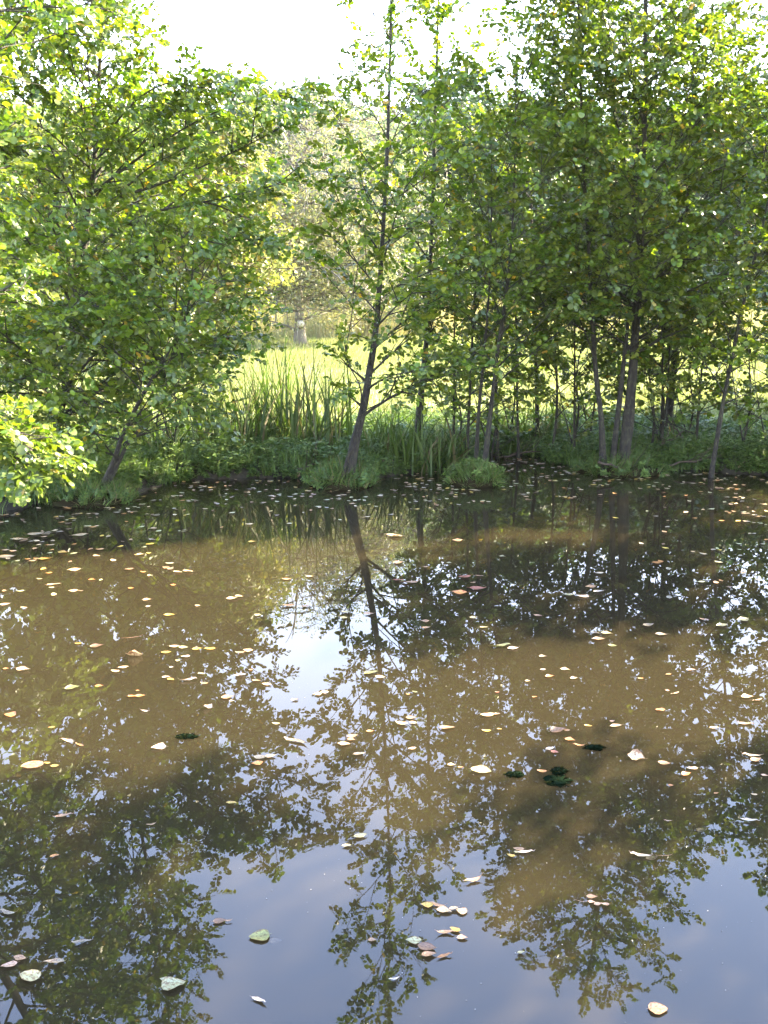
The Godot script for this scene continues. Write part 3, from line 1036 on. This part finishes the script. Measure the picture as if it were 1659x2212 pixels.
	alder("alder_tree", "tall dark alder with the thickest trunk on the right bank", [
		[line_at([1345, 1014, 1360, 880, 1370, 760, 1380, 600, 1388, 450, 1392, 300, 1395, 0, 1390, -300, 1385, -440], 10.0), 0.06, 0.009], [line_at([1322, 1010, 1338, 870, 1352, 740, 1362, 640, 1375, 480, 1330, 250, 1300, 60], 10.0), 0.03, 0.006, 16]],
		[e.call(2.5, 3.2, -9.8, 1.3, 1.2, 1.2), e.call(2.3, 4.7, -9.9, 1.0, 1.25, 0.9), e.call(2.5, 1.9, -9.9, 1.2, 0.6, 0.9)],
		{"seed": 11, "n": 54, "reach": 2.0, "from": 0.24, "singles": 280, "gap": 0.1, "flare": 0.35})
	alder("alder_tree", "alder set back behind the thickest trunk with brown brushwood round it", [[line_at([1438, 975, 1455, 800, 1470, 650, 1485, 450, 1495, 250, 1500, 0], 11.2), 0.044, 0.008]],
		[e.call(3.2, 3.1, -11.0, 1.1, 1.2, 1.0), e.call(3.0, 4.1, -11.0, 0.8, 0.8, 0.8), e.call(3.3, 1.7, -11.0, 0.9, 0.7, 0.8)], {"seed": 12, "from": 0.2, "n": 42, "reach": 1.7, "gap": 0.12})
	alder("alder_tree", "thin alder leaning to the right over the right bank", [[line_at([1538, 1016, 1560, 880, 1580, 780, 1605, 660, 1640, 520, 1670, 380, 1680, 260], 9.7), 0.026, 0.007]],
		[e.call(3.4, 2.7, -9.5, 1.0, 1.1, 0.9), e.call(3.2, 1.2, -9.6, 0.5, 0.6, 0.5), e.call(3.7, 3.4, -9.6, 0.8, 0.6, 0.8)], {"seed": 13, "n": 26, "reach": 1.3, "from": 0.2, "gap": 0.12, "singles": 150, "flare": 0.2})
	alder("alder_sapling", "low alder bush reaching in at the right edge", [[[Vector3(4.15, 0.1, -8.7), Vector3(4.0, 0.6, -8.7), Vector3(3.8, 1.2, -8.7), Vector3(3.75, 1.7, -8.7)], 0.02, 0.005]],
		[e.call(3.65, 1.0, -8.7, 0.6, 0.6, 0.6)], {"seed": 14, "n": 14, "reach": 0.9, "gap": 0.12, "singles": 120, "flare": 0.2, "group": "alders on the right bank"})
	for k in 3:
		var x: float = [1405, 1425, 1500][k]
		alder("alder_sapling", ["leaning brown stem between the two dark right trunks", "upright thin stem before the set-back right alder", "short thin stem between set-back alder and leaning right alder"][k], [[line_at([x, 1000, x + 8, 900, x - 4 + 10 * k, 800, x - 10 + 20 * k, 700], 10.5), 0.02, 0.005]],
			[e.call(2.75 + 0.2 * k, 1.5, -10.4, 0.6, 1.0, 0.5)], {"seed": 20 + k, "from": 0.2, "n": 10, "reach": 0.8, "gap": 0.14, "flare": 0.1})
	var poles := [[1120, 975, 10.9, 560, "left of the bay head"], [1240, 985, 10.6, 520, "between bay sapling and bare grey alder"], [1425, 985, 10.8, 480, "right behind the thickest trunk"], [1075, 960, 11.0, 600, "behind the thin pale islet stems"], [980, 970, 10.7, 560, "left of the islet, behind the sedges"], [1330, 975, 11.0, 500, "behind the thickest trunk to its left"]]
	for k in poles.size():
		var q: Array = poles[k]
		var dx: float = 14.0 * (k % 3) - 10.0
		var c: Vector3 = at(q[0], (q[1] + q[3]) * 0.5 - 60, q[2])
		alder("alder_pole", "slim near-vertical alder pole " + q[4], [[line_at([q[0], q[1], q[0] + dx * 0.3, q[1] - 120, q[0] + dx * 0.4, q[1] - 260, q[0] + dx, q[3]], q[2]), 0.018, 0.004]],
			[[c + Vector3(0, 0.4, 0), Vector3(0.5, 1.0, 0.5)]], {"seed": 140 + k, "from": 0.3, "n": 14, "reach": 0.7, "gap": 0.14, "flare": 0.1, "group": "slim alder poles on the far bank"})
	var low := [[985, 985, 10.6, "behind the sedges left of the grassy islet"], [1100, 950, 11.5, "at the left of the bay head"], [1235, 985, 10.7, "right of the bay, before the bare grey alder"], [1270, 975, 11.0, "between the bay sapling and the bare grey alder"], [1420, 1000, 10.5, "just right of the thickest trunk"], [1480, 985, 10.9, "below the set-back alder"], [1600, 995, 10.4, "at the foot of the right leaning alder"], [1650, 985, 10.6, "at the right edge of the far bank"], [40, 985, 10.4, "at the left edge below the broad alder"], [300, 985, 10.2, "right of the broad left alder"], [170, 1000, 9.6, "between broad left alder and two-stemmed alder"], [375, 985, 10.0, "left of the sedges"], [105, 990, 9.9, "at the foot of the broad left alder"], [1060, 955, 11.0, "behind the grassy islet"]]
	for k in low.size():
		var p := at(low[k][0], low[k][1], low[k][2])
		p.y = height(p.x, p.z)
		var tall := 1.1 + 0.5 * fmod(k * 0.618, 1.0)
		alder("alder_sucker", "knee to head high leafy alder sucker " + low[k][3], [[[p, p + Vector3(0.05, tall * 0.35, 0.02), p + Vector3(-0.03 + 0.02 * (k % 5), tall * 0.7, 0.04), p + Vector3(0.04 * (k % 3), tall, 0)], 0.014, 0.004], [[p + Vector3(0.03, 0, 0.02), p + Vector3(-0.12, tall * 0.4, 0.05), p + Vector3(-0.25, tall * 0.85, 0.05)], 0.01, 0.003, 4]],
			[e.call(p.x, p.y + tall * 0.62, p.z, 0.6, tall * 0.55, 0.5)], {"seed": 100 + k, "from": 0.15, "n": 9, "reach": 0.7, "gap": 0.15, "flare": 0.1, "group": "leafy alder suckers on the far bank"})
	# on the right bank, out of the frame: their shade and one reflected bough reach the picture
	alder("alder_tree", "dark alder on the right bank mirrored at the right edge", [[[Vector3(4.3, 0.2, -5.0), Vector3(4.2, 1.6, -5.0), Vector3(4.1, 3.2, -5.0), Vector3(4.0, 5.6, -4.9)], 0.08, 0.012]],
		[e.call(3.2, 2.1, -5.9, 0.9, 0.6, 0.6), e.call(4.0, 4.2, -4.0, 1.2, 1.6, 1.15), e.call(3.7, 3.0, -3.6, 1.1, 1.0, 0.9), e.call(4.1, 5.0, -5.3, 1.1, 1.1, 1.1), e.call(4.2, 2.6, -4.7, 0.7, 0.4, 0.5)], {"seed": 30, "n": 84, "reach": 2.4, "from": 0.2, "gap": 0.085, "group": "alders on the right bank"})
	alder("alder_tree", "alder behind the right bank beyond the edge", [[[Vector3(5.0, 0.2, -10.3), Vector3(5.0, 1.6, -10.3), Vector3(4.9, 3.0, -10.4), Vector3(4.9, 5.0, -10.4)], 0.07, 0.012]],
		[e.call(4.9, 2.8, -10.4, 1.2, 2.0, 1.2)], {"seed": 32, "n": 50, "reach": 1.7, "from": 0.1, "gap": 0.08, "group": "alders on the right bank"})
	alder("alder_tree", "tall alder on the meadow edge right of the frame", [[[Vector3(6.6, 0.3, -12.4), Vector3(6.6, 2.4, -12.4), Vector3(6.7, 4.6, -12.5), Vector3(6.7, 7.0, -12.5)], 0.09, 0.012]],
		[e.call(6.7, 4.4, -12.4, 1.5, 2.9, 1.6)], {"seed": 33, "n": 60, "reach": 2.0, "from": 0.2, "gap": 0.1, "group": "alders on the right bank"})
	alder("alder_tree", "tallest alder on the meadow right of the frame", [[[Vector3(8.6, 0.4, -14.2), Vector3(8.6, 2.6, -14.2), Vector3(8.5, 5.0, -14.3), Vector3(8.5, 7.6, -14.3)], 0.1, 0.012]],
		[e.call(8.5, 4.7, -14.2, 1.6, 3.1, 1.6)], {"seed": 34, "n": 60, "reach": 2.0, "from": 0.2, "gap": 0.1, "group": "alders on the right bank"})
	alder("alder_tree", "alder on the right bank beyond the edge", [[[Vector3(4.6, 0.2, -7.7), Vector3(4.6, 1.6, -7.7), Vector3(4.7, 3.0, -7.8), Vector3(4.7, 4.4, -7.8)], 0.07, 0.012]],
		[e.call(4.4, 2.5, -7.8, 1.2, 1.7, 1.5), e.call(4.5, 3.7, -8.7, 1.0, 1.0, 1.0)], {"seed": 31, "n": 60, "reach": 2.0, "from": 0.1, "gap": 0.075, "group": "alders on the right bank"})

func make_far_trees() -> void:
	var r := RandomNumberGenerator.new()
	r.seed = 40
	var willow := []
	var yellow := []
	var dark := []
	for k in 3:
		willow.append(clump_leaves(r, 60, 0.5, 0.1, 0.4, [Color(0.2, 0.21, 0.11), Color(0.24, 0.24, 0.14), Color(0.17, 0.2, 0.09), Color(0.25, 0.23, 0.13)]))
		yellow.append(clump_leaves(r, 90, 0.45, 0.08, 0.8, [Color(0.17, 0.2, 0.05), Color(0.22, 0.23, 0.07), Color(0.14, 0.18, 0.045), Color(0.27, 0.24, 0.07)]))
		dark.append(clump_leaves(r, 90, 0.8, 0.2, 0.7, [Color(0.05, 0.085, 0.025), Color(0.065, 0.1, 0.03), Color(0.085, 0.12, 0.035), Color(0.05, 0.075, 0.03)]))
	var foot := at(650, 766, 25.0)
	foot.y = height(foot.x, foot.z)
	var w := far_tree("willow_tree", "pale twiggy willow with a sawn limb standing on the meadow", "tree", foot, 6.0, 2.7, willow, 430, 0.9, Color(1.0, 1.0, 1.0), "", 3, 0.04, 0.35)
	for v in 3:
		var low := []
		var lt := []
		for k in 60:
			low.append(Transform3D(Basis(Vector3.UP, r.randf() * TAU).scaled(Vector3.ONE * r.randf_range(0.6, 1.0)), foot + Vector3(0, 2.3, 0) + rdir(r) * pow(r.randf(), 0.4) * Vector3(2.4, 1.25, 2.0)))
			var g := r.randf_range(0.75, 1.2)
			lt.append(Color(g, g, g))
		scatter("crown", willow[v], M.leaf_far, low, lt, w)
	var second := at(800, 772, 30.0)
	second.y = height(second.x, second.z)
	far_tree("willow_tree", "hazy grey-green willow behind the slender centre alder", "tree", second, 6.6, 2.7, willow, 420, 1.0, Color(0.8, 0.95, 0.9), "", 6, 0.04, 0.3)
	# the flush cut where a limb was sawn off, facing the pond
	var s := Soup.new()
	var cut := foot + Vector3(0.02, 0.55, 0.2)
	tube(s, [cut + Vector3(0, 0, -0.2), cut], [0.13, 0.11], 12, Color.WHITE, 0.05)
	part("sawn_limb", soup_mesh(s), M.far_bark, w)
	var c := Soup.new()
	tube(c, [cut + Vector3(0, 0, -0.01), cut + Vector3(0, 0.004, 0.012)], [0.1, 0.095], 12)
	part("cut_face", soup_mesh(c), flat(Color(0.72, 0.66, 0.55), 0.7), w)
	foot = at(440, 760, 19.0)
	foot.y = height(foot.x, foot.z)
	far_tree("field_maple", "rounded yellow-green tree between left alders and willow", "tree", foot, 4.4, 1.6, yellow, 330, 1.0, Color.WHITE, "", 5, 0.1)
	foot = at(150, 750, 23.0)
	foot.y = height(foot.x, foot.z)
	far_tree("field_maple", "yellow-green tree behind the left alders on the meadow", "tree", foot, 5.4, 2.2, yellow, 420, 1.0, Color(0.85, 0.95, 0.9), "", 8, 0.1)
	var names := ["leftmost", "second", "third", "fourth", "fifth", "sixth", "seventh", "eighth", "ninth", "tenth", "eleventh", "twelfth", "thirteenth", "fourteenth", "fifteenth", "sixteenth"]
	for k in 14:
		var x := -21.0 + k * 3.1 + r.randf_range(-0.6, 0.6)
		var z := -38.0 - r.randf_range(0.0, 4.0)
		far_tree("woodland_tree", "dark broadleaf tree in the wood edge, %s from the left" % names[k], "tree", Vector3(x, height(x, z), z), r.randf_range(7.3, 8.9), r.randf_range(2.3, 3.0), dark, 240, 1.1, Color(r.randf_range(0.8, 1.2), 1.0, r.randf_range(0.8, 1.3)), "trees of the far wood", 50 + k, 0.08)
	for k in 11:
		var x := -24.0 + k * 4.6 + r.randf_range(-1.0, 1.0)
		var z := -47.0 - r.randf_range(0.0, 4.0)
		far_tree("woodland_tree", "taller tree in the second row of the wood, %s from the left" % names[k], "tree", Vector3(x, height(x, z), z), r.randf_range(8.8, 10.2), r.randf_range(3.0, 3.8), dark, 260, 1.5, Color(0.9, 1.0, 1.1), "trees of the far wood", 80 + k, 0.05)
	# hazel and bramble under the wood edge
	for k in 16:
		var x := -20.0 + k * 2.6 + r.randf_range(-0.5, 0.5)
		var z := -35.6 - r.randf_range(0.0, 1.5)
		var root := thing("woodland_shrub", "dark shrub at the foot of the wood, %s from the left" % names[k], "shrub", Vector3.ZERO, "shrubs along the wood edge")
		var sp := Vector3(x, height(x, z), z)
		var st := Soup.new()
		for j in 5:
			var d := rdir(r)
			tube(st, [sp, sp + Vector3(d.x * 0.4, 0.8, d.z * 0.4), sp + Vector3(d.x, 1.6, d.z)], [0.03, 0.02, 0.008], 4)
		part("stem", soup_mesh(st), M.far_bark, root)
		for v in 3:
			var where := []
			var tint := []
			for j in 26:
				var d := rdir(r) * pow(r.randf(), 0.4)
				where.append(Transform3D(Basis(Vector3.UP, r.randf() * TAU), sp + Vector3(d.x * 1.7, 1.1 + d.y * 1.1, d.z * 1.2)))
				var g := r.randf_range(0.6, 1.0)
				tint.append(Color(g, g, g * 1.1))
			scatter("crown", dark[v], M.leaf_far, where, tint, root)

func make_grass() -> void:
	var r := RandomNumberGenerator.new()
	r.seed = 60
	var root := thing("meadow_grass", "short bright sunlit grass of the meadow behind the pond", "grass")
	root.set_meta("kind", "stuff")
	for v in 3:
		var m := tuft(r, 26, 0.18, 0.03, 0.09, 0.007, 0.9, [Color(0.22, 0.24, 0.1), Color(0.26, 0.27, 0.12), Color(0.31, 0.29, 0.16), Color(0.19, 0.21, 0.08)])
		var where := []
		var tint := []
		for k in 5200:
			var z := -lerpf(10.0, 33.0, pow(r.randf(), 1.25))
			var x := r.randf_range(-0.5, 0.5) * -z
			if shore_distance(x, z) < 0.7:
				continue
			var s := r.randf_range(0.8, 1.5) * (1.0 if -z < 18.0 else 1.5)
			where.append(Transform3D(Basis(Vector3.UP, r.randf() * TAU).scaled(Vector3(s, s * r.randf_range(0.6, 1.2), s)), Vector3(x, height(x, z) - 0.01, z)))
			var g := r.randf_range(0.8, 1.2)
			tint.append(Color(g * r.randf_range(0.9, 1.15), g, g))
		scatter("grass", m, M.grass, where, tint, root)
	var dry := thing("tall_dry_grass", "tall straw-coloured grass along the far meadow edge", "grass")
	dry.set_meta("kind", "stuff")
	for v in 2:
		var m := tuft(r, 34, 0.3, 0.5, 1.05, 0.012, 0.35, [Color(0.4, 0.33, 0.17), Color(0.33, 0.29, 0.14), Color(0.25, 0.26, 0.1), Color(0.45, 0.36, 0.22)])
		var where := []
		var tint := []
		for k in 900:
			var z := -r.randf_range(28.5, 34.5)
			var x := r.randf_range(-0.5, 0.5) * -z
			if wob.get_noise_2d(x * 2.0, z * 3.0) < -0.15 + (0.2 if -z < 31.0 else 0.0):
				continue
			where.append(Transform3D(Basis(Vector3.UP, r.randf() * TAU).scaled(Vector3.ONE * r.randf_range(0.7, 1.15)), Vector3(x, height(x, z), z)))
			var g := r.randf_range(0.8, 1.2)
			tint.append(Color(g, g, g))
		scatter("grass", m, M.grass, where, tint, dry)

func make_bank() -> void:
	var r := RandomNumberGenerator.new()
	r.seed = 70
	var greens := [Color(0.085, 0.14, 0.025), Color(0.115, 0.175, 0.032), Color(0.15, 0.21, 0.04), Color(0.07, 0.12, 0.024)]
	# leafy ground cover
	var cover := thing("bank_herbs", "low leafy herbs covering the far bank at the waterline", "ground cover")
	cover.set_meta("kind", "stuff")
	for v in 4:
		var m := herb(r, [0.16, 0.24, 0.3, 0.12][v], 9, [0.05, 0.06, 0.07, 0.045][v], greens)
		var where := []
		var tint := []
		var tries := 0
		while where.size() < 2600 and tries < 26000:
			tries += 1
			var x := r.randf_range(-6.0, 6.5)
			var z := r.randf_range(-12.6, -8.2) if r.randf() < 0.7 else r.randf_range(-8.2, -1.0)
			var d := shore_distance(x, z)
			if d < -0.04 or d > 1.7:
				continue
			where.append(Transform3D(Basis(Vector3.UP, r.randf() * TAU).scaled(Vector3.ONE * r.randf_range(0.45, 0.95)), Vector3(x, maxf(0.0, height(x, z)) - 0.01, z)))
			var g := r.randf_range(0.8, 1.25)
			tint.append(Color(g, g, g))
		scatter("herb", m, M.grass, where, tint, cover)
	var fringe := thing("bank_grass", "rough green grass among the alder trunks on the bank", "grass")
	fringe.set_meta("kind", "stuff")
	for v in 2:
		var m := tuft(r, 22, 0.1, 0.1, 0.24, 0.006, 0.8, greens)
		var where := []
		var tint := []
		for k in 3400:
			var x := r.randf_range(-6.0, 6.5)
			var z := r.randf_range(-13.5, -8.2) if r.randf() < 0.7 else r.randf_range(-8.2, -1.0)
			var d := shore_distance(x, z)
			if d < 0.0 or d > 1.5:
				continue
			where.append(Transform3D(Basis(Vector3.UP, r.randf() * TAU).scaled(Vector3.ONE * r.randf_range(0.6, 1.1)), Vector3(x, height(x, z) - 0.01, z)))
			var g := r.randf_range(0.7, 1.3)
			tint.append(Color(g, g, g * 0.9))
		scatter("grass", m, M.grass, where, tint, fringe)
	# sedge clumps: each blade that stands clear is a part
	var blades := []
	for k in 8:
		var s := Soup.new()
		var a := r.randf() * TAU
		blade(s, Vector3.ZERO, Vector3(cos(a), 0, sin(a)) * r.randf_range(0.03, 0.5), 1.0, 0.018, 6, shade(greens[k % 4], 0.6) if k < 7 else Color(0.16, 0.13, 0.06))
		blades.append(soup_mesh(s))
	var spots := [[430, 985, 10.4, 1.0, "leftmost tall sedge clump, beside the left alders"], [490, 980, 10.3, 0.95, "second tall sedge clump from the left alders"], [545, 975, 10.5, 1.05, "third tall sedge clump from the left alders"], [585, 970, 10.7, 1.2, "tallest sedge clump, left of the centre gap"], [625, 968, 10.7, 1.2, "tall sedge clump at the gap left of the slender centre alder"],
		[672, 975, 10.5, 1.1, "sedge clump right of the gap, before the slender centre alder"], [715, 975, 10.4, 1.15, "sedge clump close left of the slender centre alder trunk"], [835, 985, 10.2, 0.65, "sedge clump close right of the slender centre alder trunk"], [880, 985, 10.1, 0.6, "sedge clump before the stump-like alder foot"], [930, 1000, 10.0, 0.5, "sedge clump at the water before the stump-like alder"], [965, 990, 10.2, 0.6, "sedge clump left of the grassy islet"], [1120, 940, 11.5, 0.6, "short sedge clump at the head of the bay"], [1200, 940, 11.4, 0.6, "short sedge clump right of the bay head"], [350, 990, 10.0, 0.6, "short sedge clump under the two-stemmed left alder"]]
	for sp in spots:
		var p := at(sp[0], sp[1], sp[2])
		p.y = maxf(0.0, height(p.x, p.z)) - 0.02
		var root := thing("sedge_clump", sp[4], "sedge", p, "sedge clumps on the far bank")
		for k in 46:
			var q := part("blade", blades[r.randi_range(0, 7)], M.grass, root)
			var a := r.randf() * TAU
			var rad := 0.17 * sqrt(r.randf())
			var tall: float = sp[3] * r.randf_range(0.5, 1.1)
			q.transform = Transform3D(Basis(Vector3.UP, r.randf() * TAU).scaled(Vector3(1.0, tall, 1.0) if r.randf() < 0.7 else Vector3(1.6, tall * 0.8, 1.6)), Vector3(cos(a) * rad * 1.4, 0, sin(a) * rad))
	# mossy, grassy feet of the trees that stand in the water
	for t in [[735, 1048, 9.25, 0.3, 0.1, "grassy mound at the foot of the slender centre alder"], [1025, 1046, 9.55, 0.22, 0.13, "round grassy islet under the thin pale alder stems"], [195, 1082, 8.55, 0.36, 0.07, "dark mossy root mound under the two-stemmed left alder"], [1345, 1020, 9.75, 0.42, 0.08, "dark grassy root mound below the thickest right trunk"]]:
		var p := on_water(t[0], t[1])
		var root := thing("mossy_mound", t[5], "mound", p, "grassy mounds at the waterline")
		var s := Soup.new()
		var rings := 7
		var around := 18
		for a in rings + 1:
			for b in around:
				var q := float(a) / rings
				var an := TAU * b / around
				var k := 1.0 + 0.25 * wob.get_noise_3d(p.x * 20 + cos(an) * 9.0, q * 12.0, sin(an) * 9.0)
				var d := Vector3(cos(an) * sin(q * 1.7), cos(q * 1.7), sin(an) * sin(q * 1.7))
				s.v.append(d * Vector3(t[3], t[4], t[3] * 0.8) * k)
				s.n.append(d)
				s.c.append(Color(0.02, 0.016, 0.01) if (a * 7 + b * 3) % 4 else Color(0.028, 0.03, 0.012))
		for a in rings:
			for b in around:
				var i := a * around + b
				var j := a * around + (b + 1) % around
				s.i.append_array(PackedInt32Array([i, i + around, j, j, i + around, j + around]))
		part("soil", soup_mesh(s), M.soil, root)
		var hm := herb(r, 0.13, 8, 0.035, greens)
		var tm := tuft(r, 20, 0.06, 0.06, 0.17, 0.005, 1.3, greens + [Color(0.2, 0.16, 0.07)])
		for what in 2:
			var where := []
			var tint := []
			for k in 80:
				var an := r.randf() * TAU
				var q := r.randf_range(0.0, 1.5)
				var d := Vector3(cos(an) * sin(q), cos(q), sin(an) * sin(q))
				where.append(Transform3D(aim(rdir(r), (d + Vector3.UP).normalized(), r.randf_range(0.6, 1.1)), d * Vector3(t[3], t[4], t[3] * 0.8)))
				var g := r.randf_range(0.7, 1.2)
				tint.append(Color(g, g, g))
			scatter(["herbs", "grass"][what], [hm, tm][what], M.grass, where, tint, root)

func make_pond_bits() -> void:
	var r := RandomNumberGenerator.new()
	r.seed = 90
	# dead wood fallen along the right bank and brown leaves on its mud
	var fallen := [[1400, 985, 1475, 930, 10.3, "brown dead branch leaning up below the set-back alder"], [1440, 1005, 1560, 985, 10.0, "dead branch lying along the right waterline"], [1290, 1000, 1395, 1018, 9.75, "dead branch across the foot of the thickest trunk"], [1090, 985, 1180, 975, 10.9, "dead branch at the water in the bay"], [1490, 990, 1440, 900, 10.5, "thin brown dead branch propped beside the set-back alder"], [640, 1012, 720, 1030, 9.65, "dead twig at the water left of the slender centre alder"]]
	for f in fallen:
		var root := thing("dead_branch", f[5], "branch", Vector3.ZERO, "dead branches on the far bank")
		var a := at(f[0], f[1], f[4])
		var b := at(f[2], f[3], f[4] + 0.1)
		a.y = maxf(a.y, maxf(height(a.x, a.z), 0.0) + 0.015)
		b.y = maxf(b.y, maxf(height(b.x, b.z), 0.0) + 0.02)
		var s := Soup.new()
		var line := []
		for k in 9:
			line.append(a.lerp(b, k / 8.0) + rdir(r) * 0.015)
		tube(s, line, tapered(9, 0.014, 0.005), 6, Color.WHITE, 0.2)
		part("bough", soup_mesh(s), M.dead, root)
		for k in 5:
			var t := Soup.new()
			var p: Vector3 = line[2 + k]
			var tw := march(p, (b - a).normalized() * 0.8 + rdir(r) * 0.8 + Vector3(0, 0.5, 0), r.randf_range(0.15, 0.4), [], 0.1, 0.15, r, 0.05)
			tube(t, tw, tapered(tw.size(), 0.005, 0.0015), 4)
			part("twig", soup_mesh(t), M.dead, root)
	var lw := []
	var lt := []
	var dry := Soup.new()
	add_leaf(dry, leaf_template([[0.0, 0.01], [0.2, 0.15], [0.5, 0.3], [0.8, 0.2], [1.0, 0.0]], 0.5, 0.3, 0.4), Transform3D(), Color.WHITE)
	for k in 1500:
		var x := r.randf_range(-4.5, 5.0)
		var z := r.randf_range(-12.2, -8.4)
		var d := shore_distance(x, z)
		if d < 0.0 or d > 1.3 or (x < 1.2 and r.randf() < 0.7):
			continue
		lw.append(Transform3D(aim(rdir(r) * Vector3(1, 0.3, 1), (Vector3.UP + rdir(r) * 0.5).normalized(), r.randf_range(0.035, 0.07)), Vector3(x, height(x, z) + 0.015, z)))
		lt.append([Color(0.2, 0.12, 0.06), Color(0.14, 0.085, 0.045), Color(0.27, 0.17, 0.09), Color(0.22, 0.1, 0.05)][r.randi_range(0, 3)])
	var lo := scatter("bank_leaf_litter", soup_mesh(dry), M.litter, lw, lt, self)
	lo.set_meta("label", "brown dead leaves lying on the mud under the alders")
	lo.set_meta("category", "leaf litter")
	# dark algae clumps that break the surface
	for t in [[1152 + 565 * 0.6944, 1600 + 1045 * 0.6944, 0.028, 0.014, "small dark algae clump near the big pale lobed leaf"], [1152 + 752 * 0.6944, 1600 + 1072 * 0.6944, 0.04, 0.024, "largest dark algae clump, in front of its twin"], [1152 + 757 * 0.6944, 1600 + 1030 * 0.6944, 0.024, 0.02, "rounded dark algae clump touching the largest one behind"], [1152 + 910 * 0.6944, 1600 + 928 * 0.6944, 0.036, 0.013, "flat dark algae clump right of the orange leaves"], [808 * 0.6944, 1600 + 880 * 0.6944, 0.04, 0.012, "long flat dark algae clump on the left open water"]]:
		var p := on_water(t[0] * 0.72005, t[1] * 0.72005)
		var root := thing("algae_clump", t[4], "algae", p, "dark algae clumps in the pond")
		var s := Soup.new()
		var rings := 8
		var around := 20
		for a in rings + 1:
			for b in around:
				var q := float(a) / rings
				var an := TAU * b / around
				var d := Vector3(cos(an) * sin(q * 1.75), cos(q * 1.75), sin(an) * sin(q * 1.75))
				var k := 1.0 + 1.1 * wob.get_noise_3d(p.x * 90 + d.x * 26.0, d.y * 26.0 + p.z * 50.0, d.z * 26.0)
				s.v.append(d * Vector3(t[2], 0.008 + t[3] * 0.12, t[3] * 1.3) * k)
				s.n.append(d)
				s.c.append(Color(0.006, 0.008, 0.005))
		for a in rings:
			for b in around:
				var i := a * around + b
				var j := a * around + (b + 1) % around
				s.i.append_array(PackedInt32Array([i, i + around, j, j, i + around, j + around]))
		part("body", soup_mesh(s), M.soil, root)
		var h := Soup.new()
		for k in 420:
			var an := r.randf() * TAU
			var q := sqrt(r.randf()) * r.randf_range(0.6, 1.18)
			var d := Vector3(cos(an) * q, 0, sin(an) * q)
			var lean := rdir(r) * 2.2 + d * 1.5
			lean.y = 0.0
			blade(h, d * Vector3(t[2], 0, t[3] * 1.3) + Vector3(0, maxf(0.001, (1.0 - q) * 0.008), 0), lean, r.randf_range(0.003, 0.007), 0.002, 2, Color(0.01, 0.013, 0.006) if r.randf() < 0.8 else Color(0.03, 0.035, 0.015))
		part("filaments", soup_mesh(h), M.soil, root)
	# seed fluff and dust on the surface
	var fl := Soup.new()
	for k in 6:
		var a := TAU * k / 6.0
		fl.v.append(Vector3(cos(a), 0.15 * (k % 2), sin(a)))
		fl.n.append(Vector3.UP)
		fl.c.append(Color.WHITE)
	for k in 4:
		fl.i.append_array(PackedInt32Array([0, k + 1, k + 2]))
	var where := []
	var tint := []
	for k in 4500:
		var z := -lerpf(2.0, 8.0, pow(r.randf(), 0.8))
		var x := r.randf_range(-0.42, 0.42) * -z
		if wob.get_noise_2d(x * 14.0, z * 14.0) < -0.15:
			continue
		where.append(Transform3D(Basis(Vector3.UP, r.randf() * TAU).scaled(Vector3.ONE * (0.0005 + 0.0016 * pow(r.randf(), 3.0))), Vector3(x, 0.002, z)))
		var g := r.randf_range(0.06, 0.2)
		tint.append(Color(g, g * 0.92, g * 0.75))
	var st := scatter("floating_specks", soup_mesh(fl), M.litter, where, tint, self)
	st.set_meta("label", "tiny pale seeds and dust scattered over the pond surface")
	st.set_meta("category", "debris")
